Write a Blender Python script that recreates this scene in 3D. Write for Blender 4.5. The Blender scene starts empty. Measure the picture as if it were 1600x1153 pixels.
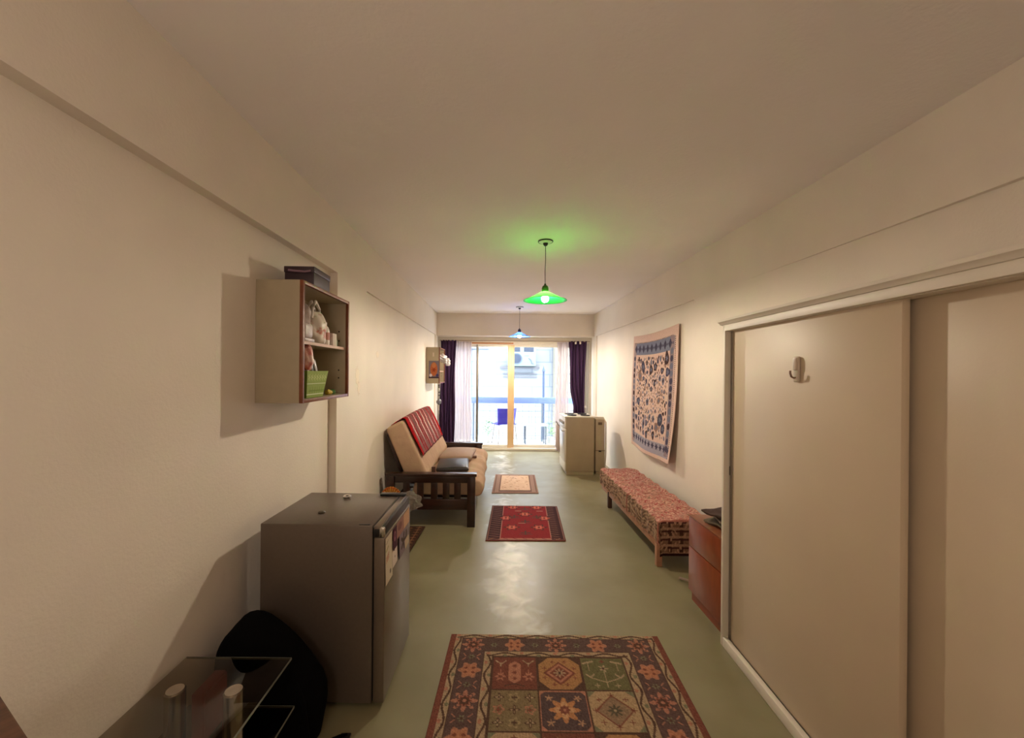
import bpy, bmesh, math, random
import numpy as np
from mathutils import Vector, Matrix
C = bpy.context.scene.collection
sc = bpy.context.scene
R = math.radians
random.seed(7); rng = np.random.default_rng(7)

# ------------------------------------------------------------ camera, world, sun, exposure
cam = bpy.data.objects.new('camera', bpy.data.cameras.new('camera')); C.objects.link(cam)
cam.data.sensor_width = 36; cam.data.lens = 630/1600*36
cam.data.shift_x = 0.015; cam.data.shift_y = 0.004
cam.data.clip_start = 0.03
cam.matrix_world = Matrix.Translation((0, 0, 1.55)) @ Matrix.Rotation(R(90), 4, 'X') @ Matrix.Rotation(R(0.5), 4, 'Z')
sc.camera = cam
w = bpy.data.worlds.new('sky'); sc.world = w; w.use_nodes = True
bg = w.node_tree.nodes['Background']; bg.inputs[0].default_value = (0.86, 0.93, 1, 1); bg.inputs[1].default_value = 7.0
sun = bpy.data.objects.new('sun', bpy.data.lights.new('sun', 'SUN')); C.objects.link(sun)
sun.data.energy = 4; sun.data.angle = R(3); sun.data.color = (1, 0.97, 0.92)
sun.rotation_euler = (R(48), 0, R(6))          # travels away from the room, onto the facade opposite
sc.view_settings.view_transform = 'Standard'; sc.view_settings.look = 'None'
sc.view_settings.gamma = 1; sc.view_settings.use_curve_mapping = False
sc.view_settings.exposure = 0.58
BULB = 1020.0
FAR_BULB = 1900.0
FILL_GLOBE = 18.0

# ------------------------------------------------------------ materials
def lin(c):
    return tuple((x/255/12.92 if x/255 <= .04045 else ((x/255+.055)/1.055)**2.4) for x in c)
MATS = {}
def mat(name, rgb, rough=.6, metal=0, var=.0, scale=8, bump=0, bscale=60, spec=.5, alpha=None, coat=0, stretch=(1, 1, 1), rgb2=None):
    m = bpy.data.materials.new(name); m.use_nodes = True; nt = m.node_tree; n = nt.nodes; l = nt.links
    b = n['Principled BSDF']; c = lin(rgb)
    b.inputs['Base Color'].default_value = (*c, 1); b.inputs['Roughness'].default_value = rough
    b.inputs['Metallic'].default_value = metal; b.inputs['Specular IOR Level'].default_value = spec
    b.inputs['Coat Weight'].default_value = coat
    tc = n.new('ShaderNodeTexCoord'); mp = n.new('ShaderNodeMapping'); mp.inputs['Scale'].default_value = stretch
    l.new(tc.outputs['Object'], mp.inputs[0])
    if var or rgb2:
        nz = n.new('ShaderNodeTexNoise'); nz.inputs['Scale'].default_value = scale; nz.inputs['Detail'].default_value = 6
        l.new(mp.outputs[0], nz.inputs['Vector'])
        mx = n.new('ShaderNodeMix'); mx.data_type = 'RGBA'
        if rgb2: c2 = lin(rgb2); a = c
        else: a = tuple(max(0, x*(1-var)) for x in c); c2 = tuple(min(1, x*(1+var)) for x in c)
        mx.inputs['A'].default_value = (*a, 1); mx.inputs['B'].default_value = (*c2, 1)
        rp = n.new('ShaderNodeMapRange'); rp.inputs[1].default_value = .32; rp.inputs[2].default_value = .68
        l.new(nz.outputs[0], rp.inputs[0]); l.new(rp.outputs[0], mx.inputs['Factor'])
        l.new(mx.outputs['Result'], b.inputs['Base Color'])
    if bump:
        bn = n.new('ShaderNodeTexNoise'); bn.inputs['Scale'].default_value = bscale; bn.inputs['Detail'].default_value = 4
        l.new(mp.outputs[0], bn.inputs['Vector'])
        bp = n.new('ShaderNodeBump'); bp.inputs['Strength'].default_value = bump; bp.inputs['Distance'].default_value = .01
        l.new(bn.outputs[0], bp.inputs['Height']); l.new(bp.outputs[0], b.inputs['Normal'])
    MATS[name] = m; return m
def cloth_attr(name, rough=.95, bump=.3, bscale=300):
    m = mat(name, (128, 128, 128), rough, bump=bump, bscale=bscale, spec=.1)
    a = m.node_tree.nodes.new('ShaderNodeAttribute'); a.attribute_name = 'Col'
    m.node_tree.links.new(a.outputs['Color'], m.node_tree.nodes['Principled BSDF'].inputs['Base Color']); return m
def emit(name, rgb, s):
    m = bpy.data.materials.new(name); m.use_nodes = True; n = m.node_tree.nodes
    b = n['Principled BSDF']; b.inputs['Emission Color'].default_value = (*rgb, 1); b.inputs['Emission Strength'].default_value = s
    b.inputs['Base Color'].default_value = (.8, .8, .8, 1); return m
def translucent(name, rgb, trans, w_tr=.6, rough=.5):
    m = bpy.data.materials.new(name); m.use_nodes = True; n = m.node_tree.nodes; l = m.node_tree.links
    b = n['Principled BSDF']; b.inputs['Base Color'].default_value = (*lin(rgb), 1); b.inputs['Roughness'].default_value = rough
    t = n.new('ShaderNodeBsdfTranslucent'); t.inputs[0].default_value = (*trans, 1)
    mx = n.new('ShaderNodeMixShader'); mx.inputs[0].default_value = w_tr
    l.new(b.outputs[0], mx.inputs[1]); l.new(t.outputs[0], mx.inputs[2]); l.new(mx.outputs[0], n['Material Output'].inputs[0]); return m
def sheer(name, rgb, seethru):
    m = translucent(name, rgb, lin(rgb), .6); n = m.node_tree.nodes; l = m.node_tree.links
    tr = n.new('ShaderNodeBsdfTransparent'); mx = n.new('ShaderNodeMixShader'); mx.inputs[0].default_value = seethru
    src = n['Material Output'].inputs[0].links[0].from_socket
    l.new(src, mx.inputs[1]); l.new(tr.outputs[0], mx.inputs[2]); l.new(mx.outputs[0], n['Material Output'].inputs[0]); return m
def glass(name, tint, gloss=.08, rough=.0):
    m = bpy.data.materials.new(name); m.use_nodes = True; n = m.node_tree.nodes; l = m.node_tree.links
    n.remove(n['Principled BSDF'])
    tr = n.new('ShaderNodeBsdfTransparent'); tr.inputs[0].default_value = (*tint, 1)
    g = n.new('ShaderNodeBsdfGlossy'); g.inputs['Roughness'].default_value = rough
    fr = n.new('ShaderNodeFresnel'); fr.inputs[0].default_value = 1.5
    mu = n.new('ShaderNodeMath'); mu.operation = 'MULTIPLY_ADD'; mu.inputs[1].default_value = 1.0; mu.inputs[2].default_value = gloss*.3
    l.new(fr.outputs[0], mu.inputs[0])
    ge = n.new('ShaderNodeNewGeometry'); iv = n.new('ShaderNodeMath'); iv.operation = 'SUBTRACT'; iv.inputs[0].default_value = 1; l.new(ge.outputs['Backfacing'], iv.inputs[1])
    m2 = n.new('ShaderNodeMath'); m2.operation = 'MULTIPLY'; l.new(mu.outputs[0], m2.inputs[0]); l.new(iv.outputs[0], m2.inputs[1])
    mx = n.new('ShaderNodeMixShader'); l.new(m2.outputs[0], mx.inputs[0])
    l.new(tr.outputs[0], mx.inputs[1]); l.new(g.outputs[0], mx.inputs[2]); l.new(mx.outputs[0], n['Material Output'].inputs[0]); return m

WALL = mat('wall_paint', (234, 223, 209), .55, var=.03, scale=2.5, bump=.12, bscale=90, spec=.3)
CEIL = mat('ceiling_paint', (246, 238, 232), .7, var=.02, scale=1.5, bump=.15, bscale=50, spec=.2)
WHITE = mat('white_paint', (222, 212, 196), .45, var=.03, scale=5, bump=.05)
ALU = mat('window_frame_paint', (226, 218, 204), .4)
STILE = mat('beige_frame_paint', (222, 186, 140), .4, var=.05, scale=6)
CLOSET = mat('closet_paint', (205, 186, 160), .45, var=.025, scale=3, bump=.02, bscale=120)
GREYALU = mat('brushed_aluminium', (150, 142, 132), .35, metal=.8)
DKWOOD = mat('dark_futon_wood', (46, 21, 14), .28, var=.35, scale=6, stretch=(1, 6, 6), coat=.3)
CABW = mat('cabinet_laminate', (176, 162, 136), .5, var=.03, scale=20)
EDGEW = mat('reddish_wood_edging', (124, 68, 40), .4, var=.2, scale=20)
BOXW = mat('reddish_brown_laminate', (138, 62, 28), .35, var=.12, scale=9, stretch=(3, 3, 1), coat=.2)
FRIDGE = mat('graphite_enamel', (104, 92, 82), .34, metal=.35, var=.04, scale=60, bump=.02, bscale=400)
FRIDGED = mat('graphite_door', (122, 108, 94), .3, metal=.45, var=.04, scale=60)
BLACK = mat('black_plastic', (16, 14, 14), .35)
BLACKC = mat('black_cloth', (7, 6, 7), .95, bump=.3, bscale=40, spec=.1)
CHROME = mat('chrome', (215, 212, 205), .15, metal=1)
MATTR = mat('beige_futon_canvas', (192, 160, 134), .9, var=.06, scale=12, bump=.35, bscale=30, spec=.15)
PURPLE = mat('purple_curtain_cloth', (58, 36, 66), .8, var=.1, scale=30, spec=.2)
LEATH = mat('black_leather', (36, 30, 30), .35, bump=.25, bscale=60)
TAUPE = mat('taupe_cushion_cloth', (168, 140, 120), .7, var=.05, bump=.3, bscale=40)
STOVE = mat('cream_stove_enamel', (168, 150, 122), .4, var=.04, scale=6)
STOVEF = mat('white_stove_enamel', (222, 214, 200), .3)
CLEARB = sheer('milky_plastic_bag', (156, 146, 134), .5)
WHITEP = mat('white_plastic', (225, 218, 208), .4)
PAPER = mat('white_paper', (214, 200, 184), .8)
CLOTHC = cloth_attr('woven_textile')
PRINT = cloth_attr('printed_paper', .6, 0)
CARD = mat('cardboard', (120, 92, 62), .9, var=.08)

# ------------------------------------------------------------ mesh helpers
class MB:
    def __init__(s): s.bm = bmesh.new()
    def box(s, a, b, bev=0, seg=2, rot=None, about=None):
        t = bmesh.new(); bmesh.ops.create_cube(t, size=1)
        sx, sy, sz = (b[i]-a[i] for i in range(3)); c = [(a[i]+b[i])/2 for i in range(3)]
        for v in t.verts: v.co = Vector((v.co.x*sx, v.co.y*sy, v.co.z*sz))
        if bev: bmesh.ops.bevel(t, geom=t.edges[:], offset=min(bev, min(abs(sx), abs(sy), abs(sz))*.45), segments=seg, affect='EDGES', profile=.5)
        M = Matrix.Translation(c)
        if rot is not None: M = Matrix.Translation(c) @ rot
        if about is not None: M = Matrix.Translation(about) @ rot @ Matrix.Translation(-Vector(about)) @ Matrix.Translation(c)
        bmesh.ops.transform(t, matrix=M, verts=t.verts[:]); s.add(t); return s
    def add(s, t):
        me = bpy.data.meshes.new('t'); t.to_mesh(me); t.free(); s.bm.from_mesh(me); bpy.data.meshes.remove(me)
    def lathe(s, prof, c=(0, 0, 0), seg=32, axis='Z', close=False):
        rings = []
        for r, z in prof:
            ring = []
            for k in range(seg):
                a = 2*math.pi*k/seg; p = (r*math.cos(a), r*math.sin(a), z)
                if axis == 'X': p = (z, p[0], p[1])
                if axis == 'Y': p = (p[0], z, p[1])
                ring.append(s.bm.verts.new((c[0]+p[0], c[1]+p[1], c[2]+p[2])))
            rings.append(ring)
        for i in range(len(rings)-1):
            for k in range(seg):
                s.bm.faces.new((rings[i][k], rings[i][(k+1) % seg], rings[i+1][(k+1) % seg], rings[i+1][k]))
        if close:
            s.bm.faces.new(rings[0][::-1]); s.bm.faces.new(rings[-1])
        return s
    def tube(s, pts, r, seg=10, taper=None):
        pts = [Vector(p) for p in pts]; rings = []; n = len(pts)
        for i, p in enumerate(pts):
            d = (pts[min(i+1, n-1)]-pts[max(i-1, 0)]).normalized()
            up = Vector((0, 0, 1)) if abs(d.z) < .9 else Vector((1, 0, 0))
            x = d.cross(up).normalized(); y = d.cross(x).normalized(); rr = r if taper is None else r*taper[i]
            rings.append([s.bm.verts.new(p+x*rr*math.cos(2*math.pi*k/seg)+y*rr*math.sin(2*math.pi*k/seg)) for k in range(seg)])
        for i in range(n-1):
            for k in range(seg): s.bm.faces.new((rings[i][k], rings[i][(k+1) % seg], rings[i+1][(k+1) % seg], rings[i+1][k]))
        s.bm.faces.new(rings[0][::-1]); s.bm.faces.new(rings[-1]); return s
    def prism(s, prof, y0, y1, bev=0, plane='XZ'):
        t = bmesh.new()
        def P(a, b, y): return (a, y, b) if plane == 'XZ' else ((y, a, b) if plane == 'YZ' else (a, b, y))
        A = [t.verts.new(P(a, b, y0)) for a, b in prof]; B = [t.verts.new(P(a, b, y1)) for a, b in prof]
        t.faces.new(A); t.faces.new(B[::-1]); n = len(prof)
        for i in range(n): t.faces.new((A[i], B[i], B[(i+1) % n], A[(i+1) % n]))
        bmesh.ops.recalc_face_normals(t, faces=t.faces[:])
        if bev: bmesh.ops.bevel(t, geom=t.edges[:], offset=bev, segments=4, affect='EDGES', profile=.5)
        s.add(t); return s
    def blob(s, c, r, sub=3, noise=.0, f=3, flat=None, seed=0):
        t = bmesh.new(); bmesh.ops.create_icosphere(t, subdivisions=sub, radius=1)
        rr = random.Random(seed); ph = [rr.uniform(0, 6) for _ in range(6)]
        for v in t.verts:
            p = v.co.copy(); k = 1+noise*(math.sin(p.x*f+ph[0])*math.cos(p.y*f*1.3+ph[1])+.6*math.sin(p.z*f*2.1+ph[2]+p.x*f*1.7)+.4*math.sin(p.y*f*3+ph[3]))
            v.co = Vector((c[0]+p.x*r[0]*k, c[1]+p.y*r[1]*k, c[2]+p.z*r[2]*k))
            if flat is not None and v.co.z < flat: v.co.z = flat
        s.add(t); return s
    def build(s, name, m, parent=None, smooth=True, loc=None):
        me = bpy.data.meshes.new(name); s.bm.normal_update(); s.bm.to_mesh(me); s.bm.free()
        me.materials.append(m); o = bpy.data.objects.new(name, me); C.objects.link(o)
        if smooth:
            for p in me.polygons: p.use_smooth = True
            me.set_sharp_from_angle(angle=R(35))
        if parent is not None: o.parent = parent
        if loc is not None: o.location = loc
        return o
def box(name, a, b, m, parent=None, bev=0): return MB().box(a, b, bev).build(name, m, parent)
def thing(name, label, cat, loc=(0, 0, 0), rz=0, group=None):
    o = bpy.data.objects.new(name, None); C.objects.link(o); o.location = loc; o.rotation_euler = (0, 0, rz)
    o.empty_display_size = .05; o['label'] = label; o['category'] = cat
    if group: o['group'] = group
    return o
def tag(o, label, cat, group=None):
    o['label'] = label; o['category'] = cat
    if group: o['group'] = group
    return o
def struct(o): o['kind'] = 'structure'; return o
def sbox(name, a, b, m, bev=0): return struct(box(name, a, b, m, None, bev))

# colour painted weave: a canvas of knots turned into a fine grid mesh
class Canvas:
    def __init__(s, W, H, res, bgc):
        s.W, s.H = W, H; s.nx, s.ny = int(W/res)+1, int(H/res)+1
        s.X, s.Y = np.meshgrid(np.linspace(0, W, s.nx), np.linspace(0, H, s.ny)); s.c = np.zeros((s.ny, s.nx, 3)); s.c[:] = lin(bgc)
    def put(s, m, c): s.c[m] = lin(c)
    def rect(s, x0, y0, x1, y1, c): s.put((s.X >= x0) & (s.X < x1) & (s.Y >= y0) & (s.Y < y1), c)
    def ell(s, x, y, a, b, c): s.put(((s.X-x)/a)**2+((s.Y-y)/b)**2 < 1, c)
    def dia(s, x, y, a, b, c): s.put(abs(s.X-x)/a+abs(s.Y-y)/b < 1, c)
    def star(s, x, y, r, k, amp, c, ph=0, asp=1):
        dx = s.X-x; dy = (s.Y-y)/asp; t = np.arctan2(dy, dx)+ph; s.put(np.hypot(dx, dy) < r*(1-amp+amp*np.cos(k*t)), c)
    def line(s, x0, y0, x1, y1, wd, c):
        dx, dy = x1-x0, y1-y0; L2 = dx*dx+dy*dy+1e-9; t = np.clip(((s.X-x0)*dx+(s.Y-y0)*dy)/L2, 0, 1)
        s.put(np.hypot(s.X-x0-t*dx, s.Y-y0-t*dy) < wd/2, c)
    def wear(s, a):
        n = rng.normal(1, a, (s.ny, s.nx, 1)); s.c = np.clip(s.c*n, 0, 1)
def surface(name, cv, P, m, parent=None, thick=0, offset=-1):
    """P(u,v) numpy arrays in 0..1 -> x,y,z arrays; colour from the canvas"""
    U, V = cv.X/cv.W, cv.Y/cv.H; x, y, z = P(U, V)
    co = np.stack([x+0*U, y+0*U, z+0*U], -1).reshape(-1, 3); ny, nx = cv.ny, cv.nx
    i = np.arange(ny*nx).reshape(ny, nx); q = np.stack([i[:-1, :-1], i[:-1, 1:], i[1:, 1:], i[1:, :-1]], -1).reshape(-1, 4)
    me = bpy.data.meshes.new(name); me.vertices.add(len(co)); me.vertices.foreach_set('co', co.ravel())
    me.loops.add(q.size); me.loops.foreach_set('vertex_index', q.ravel().astype(np.int32))
    me.polygons.add(len(q)); me.polygons.foreach_set('loop_start', (np.arange(len(q))*4).astype(np.int32))
    me.update(calc_edges=True)
    for p in me.polygons: p.use_smooth = True
    at = me.color_attributes.new('Col', 'FLOAT_COLOR', 'POINT')
    at.data.foreach_set('color', np.concatenate([cv.c.reshape(-1, 3), np.ones((len(co), 1))], 1).ravel().astype(np.float32))
    me.materials.append(m); o = bpy.data.objects.new(name, me); C.objects.link(o)
    if parent is not None: o.parent = parent
    if thick:
        sm = o.modifiers.new('s', 'SOLIDIFY'); sm.thickness = thick; sm.offset = offset
    return o

# ------------------------------------------------------------ room shell
XL, XR, ZC, ZB = -1.149, 1.858, 2.687, 2.262
YB, YF = -1.3, 8.1                                  # back wall, window plane
# floor: worn polished cement
def floor_mat():
    m = mat('polished_cement', (128, 122, 92), .38, spec=.5, bump=.05, bscale=14); n = m.node_tree.nodes; l = m.node_tree.links; b = n['Principled BSDF']
    tc = n.new('ShaderNodeTexCoord')
    def noise(sc_, det, dist=0):
        z = n.new('ShaderNodeTexNoise'); z.inputs['Scale'].default_value = sc_; z.inputs['Detail'].default_value = det; z.inputs['Distortion'].default_value = dist
        l.new(tc.outputs['Object'], z.inputs['Vector']); return z.outputs[0]
    def mix(a, bb, f, f0, f1):
        mr = n.new('ShaderNodeMapRange'); mr.inputs[1].default_value = f0; mr.inputs[2].default_value = f1; l.new(f, mr.inputs[0])
        mx = n.new('ShaderNodeMix'); mx.data_type = 'RGBA'; l.new(mr.outputs[0], mx.inputs['Factor'])
        for k, v in (('A', a), ('B', bb)):
            if isinstance(v, tuple): mx.inputs[k].default_value = (*lin(v), 1)
            else: l.new(v, mx.inputs[k])
        return mx.outputs['Result']
    c = mix((124, 116, 84), (142, 134, 104), noise(1.6, 8), .35, .65)
    # scuffed pale patches along the walked line in the middle of the room
    sep = n.new('ShaderNodeSeparateXYZ'); l.new(tc.outputs['Object'], sep.inputs[0])
    def math_(op, a, bb):
        q = n.new('ShaderNodeMath'); q.operation = op
        for k, v in enumerate((a, bb)):
            if isinstance(v, (int, float)): q.inputs[k].default_value = v
            else: l.new(v, q.inputs[k])
        return q.outputs[0]
    dx = math_('ABSOLUTE', math_('SUBTRACT', sep.outputs[0], .12), 0)
    prox = math_('SUBTRACT', .75, math_('MULTIPLY', dx, 1.6))
    pt = math_('MULTIPLY', math_('MULTIPLY', noise(7, 10, .6), noise(2.3, 4)), math_('MAXIMUM', prox, 0))
    c = mix(c, (196, 190, 172), pt, .13, .24)
    l.new(c, b.inputs['Base Color'])
    mr = n.new('ShaderNodeMapRange'); mr.inputs[3].default_value = .28; mr.inputs[4].default_value = .5; l.new(noise(5, 6), mr.inputs[0]); l.new(mr.outputs[0], b.inputs['Roughness'])
    return m
FLOOR = floor_mat()
sbox('floor', (-1.5, YB-.2, -.12), (2.3, YF+.05, 0), FLOOR)
sbox('ceiling', (-1.5, YB-.2, ZC), (2.3, YF+.3, ZC+.2), CEIL)
# left wall: near stretch set back, pilaster, far stretch; a shallow beam runs above
def wall_side(sgn, xw, rn, rf, name):
    m = MB(); o = xw+sgn*.3
    def bx(y0, y1, x, z0, z1):
        a, b = sorted((x, o)); m.box((a, y0, z0), (b, y1, z1))
    bx(YB-.2, 8.4, xw, ZB, ZC)
    if sgn < 0: bx(YB-.2, PIL[sgn][0], xw+sgn*rn, 0, ZB)
    else: m.prism([(xw, PIL[1][0]), (xw+.075, YB-.2), (o, YB-.2), (o, PIL[1][0])], 0, ZB, plane='XY')
    bx(PIL[sgn][0], PIL[sgn][1], xw, 0, ZB)
    bx(PIL[sgn][1], 7.55, xw+sgn*rf, 0, ZB)
    bx(7.55, 7.72, xw, 0, ZB)
    bx(7.72, 8.4, xw+sgn*.02, 0, ZB)
    return struct(m.build(name, WALL, smooth=False))
PIL = {-1: (2.9, 3.55), 1: (3.05, 3.81)}
wall_side(-1, XL, .056, .02, 'wall_left'); wall_side(1, XR, .05, .02, 'wall_right')
sbox('wall_back', (-1.5, YB-.2, 0), (2.3, YB, ZC), WALL)
sbox('trim_1', (XL, 7.7, ZB), (XR, 8.4, ZC), WALL)                     # lintel beam over the window
m = MB(); m.box((XL-.02, 8.0, 2.16), (XR+.02, 8.2, ZB)); m.box((XL-.02, 8.0, 0), (XL+.03, 8.2, 2.16)); m.box((XR-.03, 8.0, 0), (XR+.02, 8.2, 2.16))
m.box((XL-.02, 8.04, 0), (XR+.02, 8.2, .02))
struct(m.build('wall_far', WHITE, smooth=False))
# small peeled paint blotches on the left pilaster and wall
def blotch(y, z, ry, rz, x, seed):
    t = MB(); rr = random.Random(seed); n = 26; vs = []
    for k in range(n):
        a = 2*math.pi*k/n; q = 1+rr.uniform(-.35, .25); vs.append(t.bm.verts.new((x, y+ry*q*math.cos(a), z+rz*q*math.sin(a))))
    t.bm.faces.new(vs)
    ex = bmesh.ops.extrude_face_region(t.bm, geom=t.bm.faces[:]); 
    for v in [g for g in ex['geom'] if isinstance(g, bmesh.types.BMVert)]: v.co.x += .0012
    bmesh.ops.recalc_face_normals(t.bm, faces=t.bm.faces[:])
    return t
PEEL = mat('bare_plaster', (240, 226, 208), .8)
for i, (y, z, ry, rz, x, sd) in enumerate([(3.33, 1.52, .045, .07, XL, 3), (3.36, 1.41, .03, .05, XL, 5), (3.95, 1.72, .05, .03, XL-.02, 8)]):
    struct(blotch(y, z, ry, rz, x-.0002, sd).build('trim_%d' % (i+2), PEEL, smooth=False))

# ------------------------------------------------------------ window: sliding balcony doors
win = bpy.data.objects.new('window_1', None); C.objects.link(win); win.location = (0, 8.1, 0); win['kind'] = 'structure'
m = MB(); a = XL+.03; b = XR-.03
m.box((a, -.07, 2.12), (b, .07, 2.16)); m.box((a, -.07, .02), (b, .07, .055)); m.box((a, -.07, .055), (a+.03, .07, 2.12)); m.box((b-.03, -.07, .055), (b, .07, 2.12))
m.build('frame', ALU, win)
PANE = glass('window_glass', (.97, .985, .98))
def sash(x0, x1, dy, ls, rs, lm, rm):
    s = MB(); s.box((x0, dy-.015, 2.075), (x1, dy+.015, 2.12), .003); s.box((x0, dy-.015, .055), (x1, dy+.015, .115), .003)
    f = s.build('sash', ALU, win)
    MB().box((x0, dy-.018, .055), (x0+ls, dy+.018, 2.12), .003).build('left_stile', lm, f)
    MB().box((x1-rs, dy-.018, .055), (x1, dy+.018, 2.12), .003).build('right_stile', rm, f)
    MB().box((x0+ls, dy-.003, .11), (x1-rs, dy+.003, 2.08)).build('pane', PANE, f)
sash(a+.03, -.365, .03, .05, .035, ALU, GREYALU)
sash(-.41, .30, -.01, .03, .075, GREYALU, STILE)
sash(.255, 1.30, .03, .10, .05, STILE, ALU)
sash(1.26, b-.03, -.01, .04, .05, ALU, ALU)

# ------------------------------------------------------------ pendant lamps
def pendant(x, y, label, shade_m, neck_m, bulb_s, name='pendant_lamp'):
    t = thing(name, label, 'lamp', (x, y, ZC), 0, None)
    MB().lathe([(.0, 0), (.064, 0), (.066, -.006), (.062, -.011), (.058, -.010)], seg=40).build('canopy', BLACK, t)
    MB().lathe([(.058, -.009), (.05, -.014), (.024, -.019), (0.0, -.019)], seg=40).build('canopy_plate', WHITEP, t)
    MB().lathe([(.022, -.016), (.021, -.03), (.012, -.042), (0, -.044)], seg=24).build('cord_grip', BLACK, t)
    zt = -.375
    MB().tube([(0, 0, -.04), (.001, 0, -.16), (-.002, 0, -.27), (0, 0, zt)], .0028).build('cord', BLACK, t)
    MB().lathe([(.0, zt+.012), (.008, zt+.008), (.01, zt-.004), (.022, zt-.012), (.029, zt-.03), (.030, zt-.062), (.024, zt-.066)], seg=28).build('socket_cap', neck_m, t)
    prof = [(.024, zt-.058), (.034, zt-.062), (.08, zt-.088), (.13, zt-.112), (.165, zt-.128), (.185, zt-.133), (.187, zt-.137), (.183, zt-.137), (.163, zt-.132), (.128, zt-.116), (.078, zt-.092), (.032, zt-.066), (.024, zt-.062)]
    MB().lathe(prof, seg=48).build('lamp_shade', shade_m, t)
    MB().lathe([(.0, zt-.064), (.014, zt-.068), (.014, zt-.085), (.02, zt-.095), (.029, zt-.112), (.030, zt-.124), (.024, zt-.141), (.012, zt-.150), (0, zt-.152)], seg=24).build('bulb', emit('bulb_glow', (1, .85, .66), bulb_s), t)
    return t
pendant(.41, 3.46, 'green glass pendant lamp with a lit bulb, hanging nearest the camera', translucent('green_glass_shade', (10, 120, 40), (.28, .9, .26), .64, .15), mat('olive_socket', (60, 90, 30), .4), BULB)
pendant(.385, 6.9, 'small blue glass pendant lamp with a lit bulb, hanging in front of the window', translucent('blue_glass_shade', (60, 110, 215), (.3, .5, 1), .6, .15), mat('dark_socket', (50, 42, 60), .4), FAR_BULB)

# added warm fill light, unseen behind the viewer, brightens the near ceiling and walls
tl = thing('added_fill_globe', 'added fill light shaped as a white globe pendant, unseen behind the viewer', 'lamp', (-.4, -.7, ZC))
MB().lathe([(0, 0), (.05, 0), (.05, -.02), (0, -.022)], seg=32).build('canopy', WHITEP, tl)
MB().tube([(0, 0, -.02), (0, 0, -.62)], .004).build('cord', BLACK, tl)
MB().lathe([(.0, -.6), (.05, -.61), (.05, -.64), (0, -.65)], seg=24).build('socket_cap', WHITEP, tl)
gb = MB(); gb.blob((0, 0, -.78), (.15, .15, .15), 4); gb.build('globe', emit('fill_globe_glow', (1, .86, .74), FILL_GLOBE), tl)

# ------------------------------------------------------------ closet with sliding doors (built in its own axes: +x into wall, -y toward viewer)
cl = thing('sliding_closet', 'low built-in closet with two cream sliding doors along the right wall', 'closet', (1.306, 2.33, 0), R(-2.06))
L = 2.75
m = MB(); m.box((0, -.022, 0), (.545, 0, 1.835), .002); m.box((.53, -L, 0), (.548, -.022, 1.80)); m.box((0.02, -L, 1.80), (.548, 0, 1.834)); m.box((0, -L, 0), (.548, -L+.02, 1.8))
m.box((.06, -L+.02, .0), (.5, -.022, .03))
m.build('carcass', WHITE, cl)
MB().box((0, -L, 1.802), (.022, 0, 1.838), .002).build('header', WHITE, cl)
MB().box((0, -L, 0), (.028, -.022, .052), .003).build('bottom_rail', WHITE, cl)
cor = MB(); cor.prism([(.01, 1.836), (-.006, 1.838), (-.012, 1.848), (-.022, 1.854), (-.024, 1.866), (.03, 1.866), (.03, 1.836)], -L, .02)
cor.box((-.0, -.01, 1.838), (.54, .022, 1.866), .008); cor.build('cornice', WHITE, cl)
d1 = MB().box((.034, -1.032, .05), (.060, -.045, 1.815), .0015).build('sliding_door', CLOSET, cl)
MB().box((.030, -.047, .05), (.062, -.026, 1.812), .003).build('edge_profile', GREYALU, d1)
MB().box((.028, -.031, .98), (.032, -.027, 1.03)).build('latch', BLACK, d1)
d2 = MB().box((.078, -2.1, .05), (.104, -.97, 1.815), .0015).build('sliding_door', CLOSET, cl)
hk = MB(); hk.box((-.012, -.0165, -.056), (.0, .0165, .056), .006, 3); hk.box((-.018, -.013, -.005), (-.004, .013, .05), .005)
hook = hk.build('wall_hook', mat('ivory_hook_plastic', (196, 178, 160), .4), None, loc=(0, 0, 0))
ang = R(-2.06); hx, hy = .0335, -.565
hook.location = (1.306+hx*math.cos(ang)-hy*math.sin(ang), 2.33+hx*math.sin(ang)+hy*math.cos(ang), 1.578); hook.rotation_euler = (0, 0, ang)
tag(hook, 'small ivory plastic hook stuck on the cream closet door', 'hook')
MB().tube([(-.006, 0, -.034), (-.018, 0, -.038), (-.029, 0, -.032), (-.034, 0, -.018), (-.034, 0, -.006)], .0042).build('peg', mat('brown_peg', (140, 112, 98), .4), hook)

# ------------------------------------------------------------ fridge
fr = thing('mini_fridge', 'dark graphite mini fridge with papers on its door, against the left wall', 'fridge', (-1.09, 1.87, 0), R(-1.4))
W, D, H = .585, .49, .843
m = MB(); m.box((0, 0, .02), (.525, D, H), .005); m.box((.03, .03, 0), (.07, .07, .02)); m.box((.03, D-.07, 0), (.07, D-.03, .02)); m.box((.45, .03, 0), (.49, .07, .02)); m.box((.45, D-.07, 0), (.49, D-.03, .02))
m.build('body', FRIDGE, fr)
box('gasket', (.524, .008, .03), (.532, D-.008, H-.012), BLACK, fr)
dr = MB().box((.532, 0, .025), (W-.003, D, H-.058), .006).build('door', FRIDGED, fr)
MB().box((.532, 0, H-.058), (.560, D, H-.004), .004).build('door_top', FRIDGED, dr)
MB().box((.559, .01, H-.056), (W-.008, D-.004, H-.012), .003).build('grip_strip', BLACK, dr)
e = MB(); e.box((.556, -.004, H-.055), (W-.002, .012, H-.007), .008, 3); e.build('end_cap', CHROME, dr)
MB().box((.534, -.003, H-.053), (.556, .004, H-.016), .002).build('hinge_plug', BLACK, dr)
MB().box((.42, D-.05, H-.001), (.565, D-.012, H+.012), .004).build('hinge_cover', BLACK, fr)
MB().box((.46, .004, H-.001), (.51, .016, H+.002), .001).build('hinge_plate', BLACK, fr)
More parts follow.
